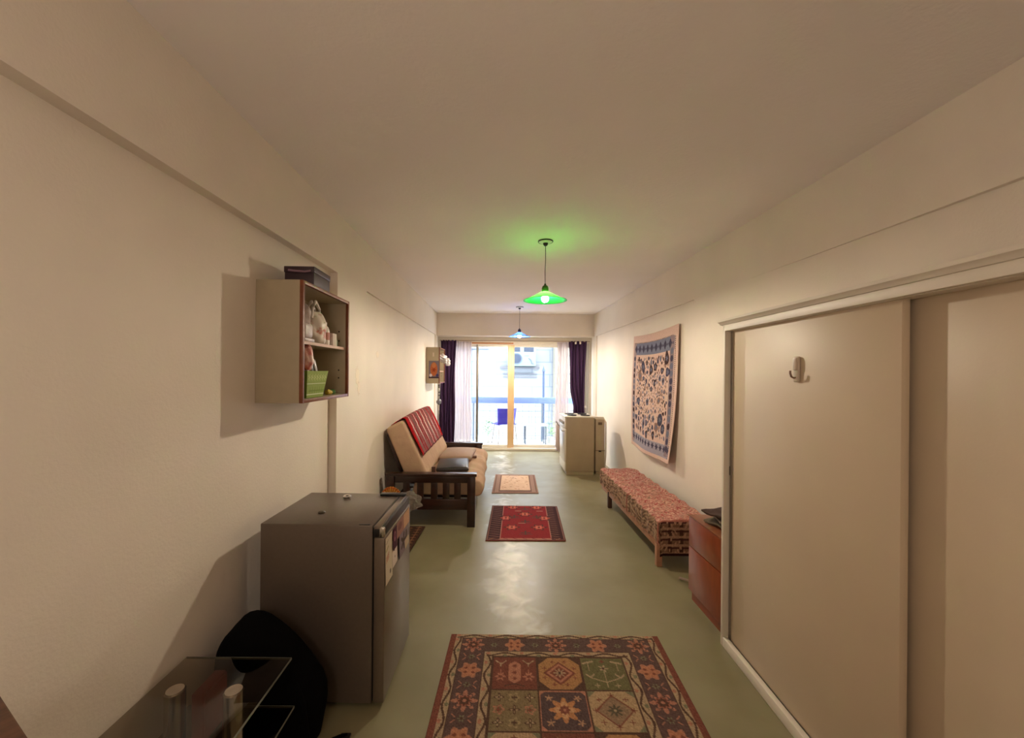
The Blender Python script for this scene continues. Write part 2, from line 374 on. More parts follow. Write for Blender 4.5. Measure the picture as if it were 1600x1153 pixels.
def poster(name, cv, x, y0, y1, z0, z1, parent, tilt=0):     # on a plane facing +x
    return surface(name, cv, lambda u, v: (x+.004*np.sin(3*u)*tilt, y0+(y1-y0)*u, z1-(z1-z0)*v), PRINT, parent, .0008)
xf = W-.003
def fthing(name, label, cat): 
    return thing(name, label, cat, fr.location, fr.rotation_euler.z)
def fpaper(name, label, cv, y0, y1, z0, z1, k=1, cat='paper'):
    o = surface(name, cv, lambda u, v: (xf+.0016*k+.003*v*v, y0+(y1-y0)*u, z1-(z1-z0)*v), PRINT, None, .0006)
    o.location = fr.location; o.rotation_euler = fr.rotation_euler; return tag(o, label, cat)
cv = Canvas(.1, .24, .0025, (205, 190, 165))
for k in range(3): cv.line(.012, .105+.012*k, .05, .09+.012*k, .005, (170, 60, 35))
cv.line(.012, .07, .04, .055, .008, (140, 130, 60)); cv.line(.012, .035, .04, .02, .004, (90, 80, 60)); cv.ell(.07, .2, .01, .012, (110, 100, 90)); cv.wear(.05)
fpaper('flyer', 'long pale flyer with red stripes on the fridge door, nearest the camera', cv, .006, .115, .56, .778)
cv = Canvas(.12, .13, .0025, (212, 196, 180)); cv.line(.03, .05, .06, .06, .004, (70, 60, 60)); cv.ell(.06, .09, .008, .006, (90, 80, 80)); cv.wear(.04)
fpaper('note', 'white handwritten note on the fridge door beside the long flyer', cv, .118, .205, .59, .72, 1)
cv = Canvas(.08, .12, .0025, (70, 32, 48)); cv.ell(.04, .05, .022, .03, (140, 90, 100)); cv.ell(.04, .045, .01, .014, (90, 40, 60)); cv.wear(.05)
fpaper('postcard', 'dark maroon postcard above the white note on the fridge door', cv, .115, .185, .675, .778, 3)
cv = Canvas(.2, .12, .0025, (150, 110, 98)); cv.rect(.11, 0, .2, .12, (190, 150, 120)); cv.ell(.05, .05, .03, .03, (120, 80, 76)); cv.wear(.05)
fpaper('leaflet', 'faded pink leaflet at the top far end of the fridge door', cv, .19, .455, .70, .778, 1)
cv = Canvas(.2, .12, .0025, (128, 112, 118)); cv.rect(0, 0, .02, .12, (40, 24, 32)); cv.star(.09, .06, .05, 5, .35, (70, 55, 50)); cv.ell(.15, .05, .02, .03, (92, 80, 72)); cv.rect(.12, .07, .2, .12, (180, 160, 135)); cv.wear(.06)
fpaper('photo_print', 'grey printed picture low on the far half of the fridge door', cv, .225, .44, .58, .70, 2)
t = tag(MB().lathe([(.008, 0), (.020, .0), (.022, .006), (.018, .012), (.008, .010), (.008, 0)], seg=24).build('metal_ring', CHROME, None, loc=(-.835, 2.27, H+.0)), 'shiny metal ring lying on top of the fridge', 'ring')
tag(MB().lathe([(0, 0), (.017, 0), (.018, .004), (.012, .009), (0, .010)], seg=20).build('magnet', mat('olive_magnet', (70, 62, 48), .4), None, loc=(-.87, 2.02, H+.0)), 'small dark round magnet lying on top of the fridge', 'magnet')

# ------------------------------------------------------------ black sack, glass stand
bs = MB(); bs.blob((0, 0, .19), (.25, .125, .32), 4, .06, 2.2, flat=0.0, seed=4)
for v in bs.bm.verts:
    v.co.x += -.09*max(0, v.co.z-.25)/.25; s_ = 1-.25*max(0, v.co.z-.15)/.4; v.co.x = v.co.x*s_+.05*(1-s_); v.co.y *= .9
bag = tag(bs.build('duffel_bag', BLACKC, None, loc=(-.95, 1.70, 0)), 'slumped black cloth bag on the floor between glass stand and fridge', 'bag')
MB().tube([(.1, -.03, .35), (.19, -.09, .22), (.215, -.1, .06), (.24, -.04, .012), (.3, .0, .008), (.33, .01, .006)], .010, 8).build('strap', BLACKC, bag)
MB().box((.30, -.012, .0), (.345, .02, .012), .004).build('strap_end', BLACK, bag)

gs = thing('glass_stand', 'low two-tier smoked glass stand with chrome posts in the left foreground', 'stand', (-.985, 1.10, 0))
SMOKE = glass('smoked_glass', (.72, .68, .62), .1)
EDGE = mat('glass_edge', (120, 124, 112), .15)
for z, x0, x1, y1 in ((.434, -.205, .2, .46), (.243, -.20, .21, .465)):
    g = MB().box((x0, -.17, z), (x1, y1, z+.008), .001).build('glass_shelf', SMOKE, gs)
    e = MB(); e.box((x1, -.17, z), (x1+.0014, y1, z+.008)); e.box((x0, y1, z), (x1+.0014, y1+.0014, z+.008)); e.build('polished_edge', EDGE, g)
for x, y in ((.075, .31), (-.13, .31), (.075, -.09), (-.13, -.09)):
    p = MB().lathe([(0, .0), (.032, 0), (.032, .243)], (x, y, 0), 32); p.lathe([(.032, .251), (.032, .43), (.028, .434), (0, .434)], (x, y, 0), 32)
    q = p.build('post', CHROME, gs)
    MB().lathe([(.027, .4342), (.018, .4345), (.016, .4341), (0, .4341)], (x, y, 0), 24).build('post_cap', WHITEP, q)
MB().box((-.17, -.13, 0), (.15, .40, .03), .01).build('base', BLACK, gs)
rb = MB(); rb.box((-.02, -.06, 0), (.02, .06, .172), .003); rb.box((-.014, -.055, .005), (.026, .057, .167), .001)
tag(rb.build('book', mat('oxblood_cover', (140, 44, 28), .5, var=.2), None, loc=(-1.03, 1.46, .2515)), 'dark red book standing upright on the lower glass shelf', 'book')
o = MB().box((-.06, -.09, 0), (.06, .09, .06), .006)
tag(o.build('set_top_box', BLACK, None, loc=(-1.01, 1.16, .2515)), 'black box-shaped device on the lower shelf of the glass stand', 'device')

# wooden table corner at the lower left
tb = thing('wooden_table', 'dark brown wooden table corner at the lower left edge of the photo', 'table', (-.835, .72, 0), R(-29.5))
TW = mat('grained_walnut', (92, 58, 40), .5, var=.4, scale=7, stretch=(8, 1, 1))
MB().box((-.20, -.24, .872), (.34, 0, .9), .004).build('tabletop', TW, tb)
for x, y in ((-.14, -.04), (.30, -.04), (-.14, -.2), (.30, -.2)): MB().box((x-.02, y-.02, 0), (x+.02, y+.02, .872), .003).build('leg', TW, tb)

# ------------------------------------------------------------ wall cabinets
def cabinet(y0, y1, x0, x1, z0, z1, label, shelves):
    t = thing('wall_cabinet', label, 'cabinet', (x0, y0, z0)); w = x1-x0; l_ = y1-y0; h = z1-z0
    m = MB(); m.box((0, 0, 0), (w-.018, .018, h), .001); m.box((0, l_-.018, 0), (w-.018, l_, h), .001); m.box((0, .018, 0), (w-.018, l_-.018, .018)); m.box((0, .018, h-.018), (w-.018, l_-.018, h)); m.box((0, .018, .018), (.008, l_-.018, h-.018))
    m.build('carcass', CABW, t)
    e = MB(); 
    e.box((w-.018, 0, 0), (w, .018, h), .002); e.box((w-.018, l_-.018, 0), (w, l_, h), .002); e.box((w-.018, .018, 0), (w, l_-.018, .018), .002); e.box((w-.018, .018, h-.018), (w, l_-.018, h), .002)
    e.build('front_edging', EDGEW, t)
    for s in shelves: 
        sh = MB().box((.008, .018, s-z0-.008), (w-.03, l_-.018, s-z0+.008)).build('shelf', CABW, t)
        MB().box((w-.03, .018, s-z0-.008), (w-.024, l_-.018, s-z0+.008)).build('shelf_edging', mat('pale_edging', (196, 160, 140), .5), sh)
    for z in (.12, .17, .36, .42): MB().lathe([(0, 0), (.005, 0), (.005, .001), (0, .001)], (w-.06, l_-.0195, z), 10, 'Y').build('peg_hole', BLACK, t)
    return t
cabinet(2.01, 2.64, XL-.055, -.967, 1.39, 2.008, 'open laminate wall cabinet with brown edging above the fridge', [1.70])
fc = cabinet(6.66, 7.32, XL-.018, -.94, 1.37, 1.97, 'small laminate wall cabinet with a picture on its side, above the futon', [1.57, 1.8])
b2 = thing('storage_box', 'dark purple lidded box on top of the near wall cabinet', 'box', (-1.065, 2.27, 2.0082), R(2))
DB = mat('dark_plum_box', (52, 32, 42), .5, var=.15)
MB().box((-.078, -.11, 0), (.078, .11, .082), .003).build('box_body', DB, b2)
MB().box((-.081, -.113, .072), (.081, .113, .105), .003).build('lid', DB, b2)
hs = MB().tube([(-.055, -.118, .082), (-.02, -.117, .078), (.03, -.117, .075), (.062, -.118, .079)], .006, 8); hs.build('handle_strip', mat('pale_ribbon', (140, 110, 125), .6), b2)

# things in the near cabinet: top shelf
zs = 1.7082
o = MB(); o.box((-.06, -.055, 0), (.06, .055, .016), .003); o.box((-.057, -.052, .016), (.057, .052, .10), .02, 3); o.blob((0, .0, .13), (.055, .05, .07), 3, .12, 3, flat=.09, seed=2)
tag(o.build('paper_pack', mat('silver_wrap', (188, 176, 172), .4, var=.2, scale=25, bump=.5, bscale=20), None, loc=(-1.045, 2.125, zs)), 'wrapped silvery pack at the near end of the top cabinet shelf', 'pack')
# plastic bag with two handles
def plastic_bag(loc, label, s=(1, 1, 1), rz=0):
    m = MB(); m.blob((0, 0, .075), (.06*s[0], .075*s[1], .105*s[2]), 4, .09, 3.2, flat=0, seed=9)
    cvm = bpy.data.materials.new('printed_bag_plastic'); cvm.use_nodes = True; n = cvm.node_tree.nodes; l = cvm.node_tree.links
    b = n['Principled BSDF']; b.inputs['Roughness'].default_value = .3
    tc = n.new('ShaderNodeTexCoord'); nz = n.new('ShaderNodeTexNoise'); nz.inputs['Scale'].default_value = 22; l.new(tc.outputs['Object'], nz.inputs['Vector'])
    r = n.new('ShaderNodeValToRGB'); r.color_ramp.elements[0].color = (*lin((190, 110, 90)), 1); r.color_ramp.elements[0].position = .33
    r.color_ramp.elements[1].color = (*lin((216, 205, 190)), 1); r.color_ramp.elements[1].position = .45
    e = r.color_ramp.elements.new(.66); e.color = (*lin((216, 205, 190)), 1); e = r.color_ramp.elements.new(.74); e.color = (*lin((120, 140, 60)), 1)
    l.new(nz.outputs[0], r.inputs[0]); l.new(r.outputs[0], b.inputs['Base Color'])
    bg_ = m.build('plastic_bag', cvm, None, loc=loc); bg_.rotation_euler = (0, 0, rz); tag(bg_, label, 'bag')
    for s_ in (-1, 1):
        MB().tube([(.01*s_, -.05, .14), (.015*s_, -.045, .20), (.012*s_, -.01, .235), (.015*s_, .035, .20), (.01*s_, .045, .13)], .009, 8, [1, .8, 1.2, .8, 1]).build('handle', WHITEP, bg_)
    return bg_
plastic_bag((-1.04, 2.29, zs), 'white printed plastic bag with looped handles on the top cabinet shelf')
bt = MB().lathe([(0, 0), (.026, 0), (.028, .01), (.028, .085), (.022, .105), (.012, .115)], seg=24).build('bottle', WHITEP, None, loc=(-1.03, 2.41, zs)); tag(bt, 'white bottle with a pink label behind the bag on the top cabinet shelf', 'bottle')
MB().lathe([(.0285, .03), (.0288, .075)], seg=24).build('bottle_label', mat('pink_label', (190, 120, 110), .6), bt)
MB().lathe([(.012, .113), (.013, .135), (0, .137)], seg=16).build('cap', WHITEP, bt)
tag(MB().box((-.025, -.03, 0), (.025, .03, .075), .002).build('carton', mat('carton_board', (205, 190, 178), .7, var=.08, scale=60), None, loc=(-1.02, 2.475, zs)), 'small pale carton at the far end of the top cabinet shelf', 'carton')
tag(MB().lathe([(0, 0), (.022, 0), (.022, .035), (.018, .04), (.018, .05), (0, .052)], seg=20).build('jar', mat('green_white_jar', (140, 160, 130), .5, var=.3, scale=40), None, loc=(-1.03, 2.545, zs)), 'small green and white jar beside the carton on the cabinet shelf', 'jar')
# bottom of cabinet: green basket, sweets bag
zb = 1.4085
bk = thing('paper_basket', 'green patterned basket full of packets at the bottom of the near cabinet', 'basket', (-1.055, 2.22, zb))
cv = Canvas(.3, .14, .0025, (142, 160, 84))
for k in range(7): cv.star(.03+.04*k, .035, .02, 5, .4, (176, 186, 120)); cv.star(.05+.04*k, .105, .02, 4, .4, (120, 140, 64))
cv.rect(0, .066, .3, .07, (220, 225, 190)); cv.rect(0, .122, .3, .126, (210, 216, 180)); cv.wear(.05)
hx_, hy_ = .055, .10
def side(P): return surface('basket_side', cv, P, PRINT, bk, .002, 0)
side(lambda u, v: (hx_+.018*(1-v), -hy_-.03*(1-v)+(2*hy_+.06*(1-v))*u, .143*(1-v)+.002))
side(lambda u, v: (-hx_-.012*(1-v), -hy_-.03*(1-v)+(2*hy_+.06*(1-v))*u, .143*(1-v)+.002))
GB = mat('deep_green_card', (96, 120, 30), .6)
for s_ in (-1, 1):
    q = MB(); vs = [q.bm.verts.new(p) for p in ((-hx_, s_*hy_, .002), (hx_, s_*hy_, .002), (hx_+.018, s_*(hy_+.03), .145), (-hx_-.012, s_*(hy_+.03), .145))]; q.bm.faces.new(vs)
    o = q.build('basket_end', GB, bk, smooth=False); sm = o.modifiers.new('s', 'SOLIDIFY'); sm.thickness = .002
box('basket_bottom', (-hx_, -hy_, 0), (hx_, hy_, .003), GB, bk)
PKT = [((200, 188, 180), 'white'), ((40, 34, 36), 'black'), ((170, 164, 158), 'silver')]
for i, (c, nm) in enumerate(PKT):
    q = MB().box((-.028, -.004-.01, 0), (.028, .014, .16), .006, 3, rot=Matrix.Rotation(R((-18, 8, 28)[i]), 4, 'X'))
    tag(q.build('snack_packet', mat('packet_'+nm, c, .3, bump=.4, bscale=25), None, loc=(-1.045, 2.175+.055*i, zb+.055)), nm+' crinkled packet sticking out of the green basket', 'packet', None)
rbg = MB().blob((0, 0, .06), (.04, .035, .075), 4, .1, 3.5, flat=0, seed=14)
tag(rbg.build('sweets_bag', mat('red_white_print', (225, 205, 190), .35, rgb2=(190, 60, 50), scale=26, bump=.4, bscale=20), None, loc=(-1.005, 2.12, zb+.148)), 'red and cream printed bag leaning on the near end of the green basket', 'bag')
for i, (y, c, nm) in enumerate(((2.47, (190, 160, 50), 'yellow'), (2.53, (70, 110, 50), 'green'))):
    tag(MB().blob((0, 0, .014), (.022, .024, .018), 2, .15, 3, flat=0, seed=i).build('trinket', mat('trinket_'+nm, c, .5), None, loc=(-1.03, y, zb)), 'small '+nm+' trinket on the floor of the near cabinet', 'trinket')

# far cabinet's picture, tag, cloth and chime
cv = Canvas(.15, .23, .003, (120, 112, 122)); cv.ell(.075, .11, .052, .09, (178, 100, 60)); cv.ell(.075, .06, .028, .035, (190, 120, 76)); cv.star(.075, .12, .035, 6, .3, (140, 62, 36)); cv.rect(0, .21, .15, .23, (70, 50, 60)); cv.ell(.03, .19, .02, .02, (210, 200, 210)); cv.ell(.125, .19, .02, .02, (70, 60, 110)); cv.wear(.08)
x0 = XL-.018
tag(surface('picture_print', cv, lambda u, v: (x0+.045+.17*u, 6.658+0*u, 1.745-.29*v), PRINT, None, .001), 'orange and grey picture on the side of the far wall cabinet', 'picture')
tag(box('paper_tag', (x0+.108, 6.655, 1.815), (x0+.132, 6.6598, 1.88), PAPER), 'small white tag above the picture on the far cabinet side', 'tag')
cb = MB(); cb.blob((-.93, 6.84, 1.80), (.07, .10, .055), 4, .22, 4, seed=5); cb.blob((-.86, 6.83, 1.75), (.065, .07, .045), 4, .25, 5, seed=8); cb.blob((-.825, 6.82, 1.70), (.04, .06, .035), 3, .2, 5, seed=3)
tag(cb.build('white_cloth', mat('white_linen', (226, 222, 224), .8, bump=.4, bscale=20), None), 'bunched white cloth spilling out of the far wall cabinet', 'cloth')
wc = thing('wind_chime', 'grey hanging mobile with a ball, below the far wall cabinet', 'mobile', (-.96, 6.75, 1.37))
MB().tube([(0, 0, 0), (0, 0, -.62)], .002, 6).build('string', BLACK, wc)
for z in (-.03, -.06, -.1, -.15, -.2, -.27): MB().blob((0, 0, z), (.014, .014, .016), 2).build('bead', mat('bead', (90, 80, 84), .4) if z != -.1 else WHITEP, wc)
MB().blob((0, 0, -.31), (.045, .045, .045), 2, .15, 9).build('ball', mat('grey_ball', (112, 112, 118), .5), wc)
MB().box((-.006, -.004, -.45), (.006, .004, -.36)).build('tassel', WHITEP, wc)

# ------------------------------------------------------------ curtains
tag(MB().tube([(XL+.03, 7.92, 2.185), (XR-.03, 7.92, 2.185)], .009, 10).build('curtain_rod', mat('rod_metal', (170, 150, 130), .4, metal=.4), None), 'thin curtain rod spanning the whole window under the beam', 'rod')
tag(MB().box((-.64, 7.99, 2.13), (.33, 8.028, 2.155), .004).build('wooden_batten', mat('orange_pine', (190, 120, 66), .5, var=.15, scale=12), None), 'orange pine batten along the top of the window', 'batten')
def curtain(name, label, m, x0t, x1t, x0b, x1b, z0, z1, folds, amp, y, tie=None):
    cvv = Canvas(1, 1, .012, (0, 0, 0))
    def P(u, v):
        a = x0t+(x0b-x0t)*v; b = x1t+(x1b-x1t)*v
        if tie is not None:
            g = np.exp(-((v-tie[0])/tie[1])**2); a = a+(tie[2]-a)*g*tie[4]; b = b+(tie[3]-b)*g*tie[4]
        x = a+(b-a)*u+.012*np.sin(v*7+u*9)
        yy = y+amp*np.sin(2*np.pi*folds*u+.6*np.sin(v*5))*(.7+.3*v)
        return x, yy, z1-(z1-z0)*v
    o = surface(name, cvv, P, m, None, .002, 0); return tag(o, label, 'curtain')
SHEER = sheer('sheer_white_voile', (216, 202, 200), .35)
curtain('curtain', 'long purple curtain at the left side of the window', PURPLE, -1.10, -.80, -1.11, -.83, .03, 2.19, 5, .024, 7.912)
curtain('curtain', 'purple curtain at the right side of the window, gathered by a tieback', PURPLE, 1.41, 1.76, 1.48, 1.72, .03, 2.19, 5, .024, 7.912, (.62, .12, 1.53, 1.72, .9))
curtain('sheer_curtain', 'sheer white curtain beside the left purple curtain', SHEER, -.86, -.50, -.86, -.50, .03, 2.17, 6, .016, 7.972)
curtain('sheer_curtain', 'sheer white curtain beside the right purple curtain', SHEER, 1.19, 1.42, 1.16, 1.42, .03, 2.17, 5, .016, 7.972)
tag(MB().lathe([(.0, -.02), (.022, -.014), (.028, .0), (.022, .016), (0, .02)], (1.745, 7.9, .90), 16, 'X').build('tieback', WHITEP, None), 'white tieback knob holding the right purple curtain', 'tieback')
for i, x in enumerate((1.54, 1.63)):
    tag(MB().box((x-.016, 7.872, 2.13), (x+.016, 7.885, 2.175), .004).build('curtain_clip', WHITEP, None), ('left' if i == 0 else 'right')+' white clip at the top of the right purple curtain', 'clip', 'curtain clips')

# ------------------------------------------------------------ rugs
CR, PU, MA, OC, GR, OL, PK, DK, GN = (186, 160, 128), (78, 58, 64), (124, 58, 50), (182, 132, 84), (104, 104, 70), (132, 116, 84), (190, 126, 102), (62, 36, 34), (120, 124, 96)
Wd, Ln = 1.21, 1.75
cv = Canvas(Wd, Ln, .0042, MA)
cv.rect(.031, 0, Wd-.031, Ln, CR)
cv.rect(.070, .033, Wd-.070, Ln-.033, DK); cv.rect(.074, .036, Wd-.074, Ln-.036, PU)
cv.rect(.203, .142, Wd-.203, Ln-.142, DK); cv.rect(.208, .146, Wd-.208, Ln-.146, CR)
fx0, fy0, fw, fh = .258, .186, .2313, .2297
cv.rect(fx0-.006, fy0-.006, fx0+3*fw+.006, Ln-fy0+.006, DK)
def vine(horizontal, c0, half, a, b):
    t = cv.X if horizontal else cv.Y; s = cv.Y if horizontal else cv.X
    ph = 2*np.pi*t/.183; k = (t > a) & (t < b)
    cv.put(k & (abs(s-(c0+half*.62*np.sin(ph))) < .0055), DK)
    for i in range(int((b-a)/.0915)+1):
        tt = .0457+.0915*i; c = GN if i % 2 else PK; o = c0-half*.5*math.sin(2*math.pi*tt/.183)
        if not a < tt < b: continue
        (cv.ell(tt, o, .012, .009, c) if horizontal else cv.ell(o, tt, .009, .012, c))
for xx in (.05, Wd-.05): vine(False, xx, .018, .02, Ln-.02)
for yy in (.018, Ln-.018): vine(True, yy, .016, .04, Wd-.04)
for xx in (.232, Wd-.232): vine(False, xx, .022, .16, Ln-.16)
for yy in (.166, Ln-.166): vine(True, yy, .018, .22, Wd-.22)
def rosette(x, y, s=1.0, alt=False):
    if alt:
        cv.star(x, y, .06*s, 6, .16, PK, 0); cv.star(x, y, .052*s, 6, .2, (196, 128, 96)); 
        for k in range(4): a = math.pi/4+k*math.pi/2; cv.dia(x+.028*s*math.cos(a), y+.022*s*math.sin(a), .012, .010, MA)
    else:
        cv.star(x, y, .064*s, 8, .2, PK, 0); cv.star(x, y, .05*s, 4, .2, PU, .78); cv.star(x, y, .046*s, 8, .2, PK); cv.star(x, y, .034*s, 8, .15, MA); cv.star(x, y, .026*s, 8, .15, DK); cv.ell(x, y, .009, .009, PK)
def small(x, y): cv.star(x, y, .02, 6, .3, GN); cv.ell(x, y, .007, .007, DK)
n = 8
for i in range(n+1):
    y = .09+(Ln-.18)*i/n
    for x in (.139, Wd-.139): rosette(x, y, 1, i % 2 == 1)
    if i < n:
        for x in (.139, Wd-.139): small(x, y+.098); 
        for x in (.139, Wd-.139):
            for q in (-.045, .045): cv.line(x+q, y+.075, x+q*.7, y+.09, .006, PK); cv.line(x+q, y+.12, x+q*.7, y+.105, .006, PK)
for i in range(1, 4):
    x = .139+(Wd-.278)*i/4
    for y in (.09, Ln-.09): rosette(x, y, .95, i % 2 == 1); small(x-.117, y); 
for y in (.09, Ln-.09): small(Wd-.139-.117, y)
def field(c, r):
    x0 = fx0+c*fw+.004; y0 = fy0+r*fh+.004; x1 = x0+fw-.008; y1 = y0+fh-.008; xm = (x0+x1)/2; ym = (y0+y1)/2
    k = [(0, 1, 2), (3, 4, 5), (5, 0, 1), (4, 2, 3), (1, 5, 0), (2, 3, 4)][r % 6][c]
    if k == 0:
        cv.rect(x0, y0, x1, y1, (118, 54, 48)); cv.rect(xm-.03, ym-.06, xm+.03, ym+.05, PK); cv.dia(xm, ym-.06, .03, .02, PK); cv.dia(xm, ym+.05, .03, .025, PK)
        for q in (-.045, 0, .04): cv.star(xm, ym+q, .014, 6, .2, MA)
        for sx in (-1, 1):
            cv.star(xm+sx*.072, ym+.028, .03, 6, .3, PK); cv.ell(xm+sx*.072, ym+.028, .01, .01, MA); cv.line(xm+sx*.072, ym+.02, xm+sx*.072, ym-.02, .004, PK)
            cv.line(xm+sx*.072, ym-.06, xm+sx*.10, ym-.085, .007, CR); cv.line(xm+sx*.072, ym-.06, xm+sx*.045, ym-.085, .007, CR); cv.line(xm+sx*.072, ym-.045, xm+sx*.072, ym-.07, .007, CR)
            cv.line(xm, ym+.075, xm+sx*.05, ym+.09, .006, DK)
    elif k == 1:
        cv.rect(x0, y0, x1, y1, DK); cv.put((cv.X > x0+.003) & (cv.X < x1-.003) & (cv.Y > y0+.003) & (cv.Y < y1-.003) & (abs(cv.X-xm)+abs(cv.Y-ym) < .165), OC)
        cv.dia(xm, ym, .082, .082, MA); cv.dia(xm, ym, .068, .068, PK); cv.dia(xm, ym, .052, .052, MA); cv.star(xm, ym, .034, 8, .35, CR); cv.ell(xm, ym, .008, .008, DK)
        for a in range(8):
            t = a*math.pi/4+.39; cv.star(xm+.083*math.cos(t), ym+.083*math.sin(t), .012, 4, .4, MA)
    elif k == 2:
        cv.rect(x0, y0, x1, y1, (100, 104, 66)); cv.line(xm, y1-.02, xm, ym-.02, .007, CR); cv.star(xm, ym-.035, .026, 5, .4, CR); cv.ell(xm, ym-.035, .008, .008, DK)
        for sx in (-1, 1):
            cv.line(xm, y1-.05, xm+sx*.075, ym+.03, .006, CR); cv.line(xm+sx*.075, ym+.03, xm+sx*.055, ym+.005, .009, CR); cv.line(xm+sx*.075, ym+.03, xm+sx*.095, ym+.01, .009, CR)
            cv.line(xm+sx*.075, ym-.02, xm+sx*.075, ym-.07, .006, CR); cv.line(xm+sx*.05, ym-.085, xm+sx*.1, ym-.07, .012, CR); cv.star(xm+sx*.05, y1-.03, .015, 4, .4, CR)
        cv.star(xm, y0+.025, .015, 4, .3, MA)
    elif k == 3:
        cv.rect(x0, y0, x1, y1, OL)
        for i in range(3):
            for j in range(3):
                xx, yy = xm+(i-1)*.072, ym+(j-1)*.07
                if (i+j) % 2 == 0: cv.star(xx, yy, .026, 4, .35, DK); cv.star(xx, yy, .018, 4, .45, CR); cv.ell(xx, yy, .005, .005, DK)
                else: cv.star(xx, yy, .03, 5, .2, PK if j == 1 else (170, 150, 110)); cv.star(xx, yy, .02, 5, .2, OL); cv.star(xx, yy, .014, 4, .3, MA if j == 1 else DK)
    elif k == 4:
        cv.rect(x0, y0, x1, y1, PK); cv.rect(x0+.006, y0+.006, x1-.006, y1-.006, (66, 54, 66))
        for sx in (-1, 1):
            for sy in (-1, 1): cv.dia(xm+sx*.11, ym+sy*.11, .028, .028, PK); cv.star(xm+sx*.068, ym+sy*.068, .02, 5, .4, (196, 150, 116), sx)
        cv.star(xm, ym, .072, 8, .2, (200, 136, 88)); cv.star(xm, ym, .05, 4, .3, (214, 164, 118)); cv.star(xm, ym, .028, 8, .15, MA); cv.ell(xm, ym, .008, .008, PK)
    else:
        cv.rect(x0, y0, x1, y1, (190, 160, 124))
        for sx in (-1, 1):
            for sy in (-1, 1): cv.dia(xm+sx*.115, ym+sy*.115, .045, .045, GN)
        cv.dia(xm, ym, .09, .092, MA); cv.dia(xm, ym, .08, .082, (150, 122, 98)); cv.star(xm, ym, .036, 8, .3, (70, 74, 62)); cv.ell(xm, ym, .008, .008, CR)
        for a in range(8):
            t = a*math.pi/4; cv.star(xm+.088*math.cos(t), ym+.088*math.sin(t), .014, 4, .4, MA)
def field_clip(c, r):
    keep = cv.c.copy(); field(c, r)
    x0 = fx0+c*fw+.004; y0 = fy0+r*fh+.004; o = ~((cv.X >= x0) & (cv.X < x0+fw-.008) & (cv.Y >= y0) & (cv.Y < y0+fh-.008)); cv.c[o] = keep[o]
for r in range(6):
    for c in range(3): field_clip(c, r)
cv.c = (cv.c*.68+np.array(lin((124, 100, 82)))*.32)*.92
cv.wear(.16)
def floor_rug(name, label, cv, fl, frr, nl, nr, th):
    fl, frr, nl, nr = (np.array(p) for p in (fl, frr, nl, nr))
    def P(u, v):
        q = [(1-v)*((1-u)*fl[i]+u*frr[i])+v*((1-u)*nl[i]+u*nr[i]) for i in (0, 1)]
        return q[0], q[1], th+.0006*np.sin(u*23)*np.sin(v*17)
    o = surface(name, cv, P, CLOTHC, None, th, 1)
    o.modifiers[0].offset = 0
    return tag(o, label, 'rug')
def fill(o): return o
floor_rug('rug', 'large patterned rug with a garden of square panels in the foreground', cv, (-.252, 2.376), (.958, 2.372), (-.345, .63), (.868, .63), .007)
# red rug
cv = Canvas(.75, .98, .004, (150, 52, 54))
cv.rect(0, 0, .75, .98, (96, 72, 66)); cv.rect(.012, .012, .738, .968, (140, 100, 90)); cv.rect(.018, .018, .732, .962, (70, 44, 46))
for k in range(17):
    y = .03+.056*k
    for x0_ in (.025, .6):
        cv.line(x0_, y, x0_+.1, y+.028, .008, (130, 96, 86)); cv.line(x0_+.1, y+.028, x0_+.02, y+.046, .006, (110, 70, 66))
cv.rect(.13, 0.012, .62, .968, (176, 120, 108)); cv.rect(.137, .02, .613, .93, (138, 44, 48))
for x, y in ((.375, .28), (.24, .66), (.51, .66), (.24, .06), (.51, .06), (.17, .4), (.58, .4)):
    cv.star(x, y, .085, 6, .22, (90, 56, 52)); cv.star(x, y, .06, 6, .2, (186, 84, 74)); cv.star(x, y, .035, 6, .1, (206, 120, 100)); cv.rect(x-.012, y-.016, x+.012, y+.016, (96, 36, 40))
for x, y in ((.375, .5), (.26, .36), (.5, .36), (.375, .8), (.375, .1)): cv.star(x, y, .05, 4, .5, (86, 68, 62)); cv.line(x-.06, y+.04, x+.06, y+.04, .012, (92, 70, 64))
for x, y in ((.3, .18), (.54, .18), (.34, .55)): cv.line(x-.03, y, x+.03, y, .012, (190, 150, 130))
for k in range(8): cv.line(.03+.09*k, .955, .075+.09*k, .93, .008, (170, 120, 90)); cv.line(.075+.09*k, .93, .12+.09*k, .955, .008, (90, 50, 50))
cv.wear(.10)
floor_rug('rug', 'small red rug with flower medallions in the middle of the floor', cv, (-.037, 4.695), (.715, 4.69), (-.09, 3.715), (.655, 3.725), .006)
cv = Canvas(.59, .95, .005, (168, 132, 116))
cv.rect(.015, .02, .575, .93, (142, 112, 100)); cv.rect(.035, .04, .555, .91, (162, 132, 118)); cv.rect(.085, .05, .505, .90, (120, 92, 82)); cv.rect(.10, .06, .49, .83, (224, 190, 162))
for k in range(70): cv.star(random.uniform(.12, .47), random.uniform(.08, .81), random.uniform(.01, .022), 5, .3, random.choice([(196, 150, 124), (180, 140, 118), (236, 208, 180)]))
for k in range(30): cv.line(.02, .03+.03*k, .03, .045+.03*k, .006, (110, 84, 76)); cv.line(.56, .03+.03*k, .57, .045+.03*k, .006, (110, 84, 76))
cv.wear(.08)
floor_rug('rug', 'smallest rug, cream centred, lying nearest the window', cv, (-.005, 6.14), (.593, 6.13), (-.05, 5.19), (.555, 5.20), .006)
cv = Canvas(.4, .8, .005, (70, 50, 40))
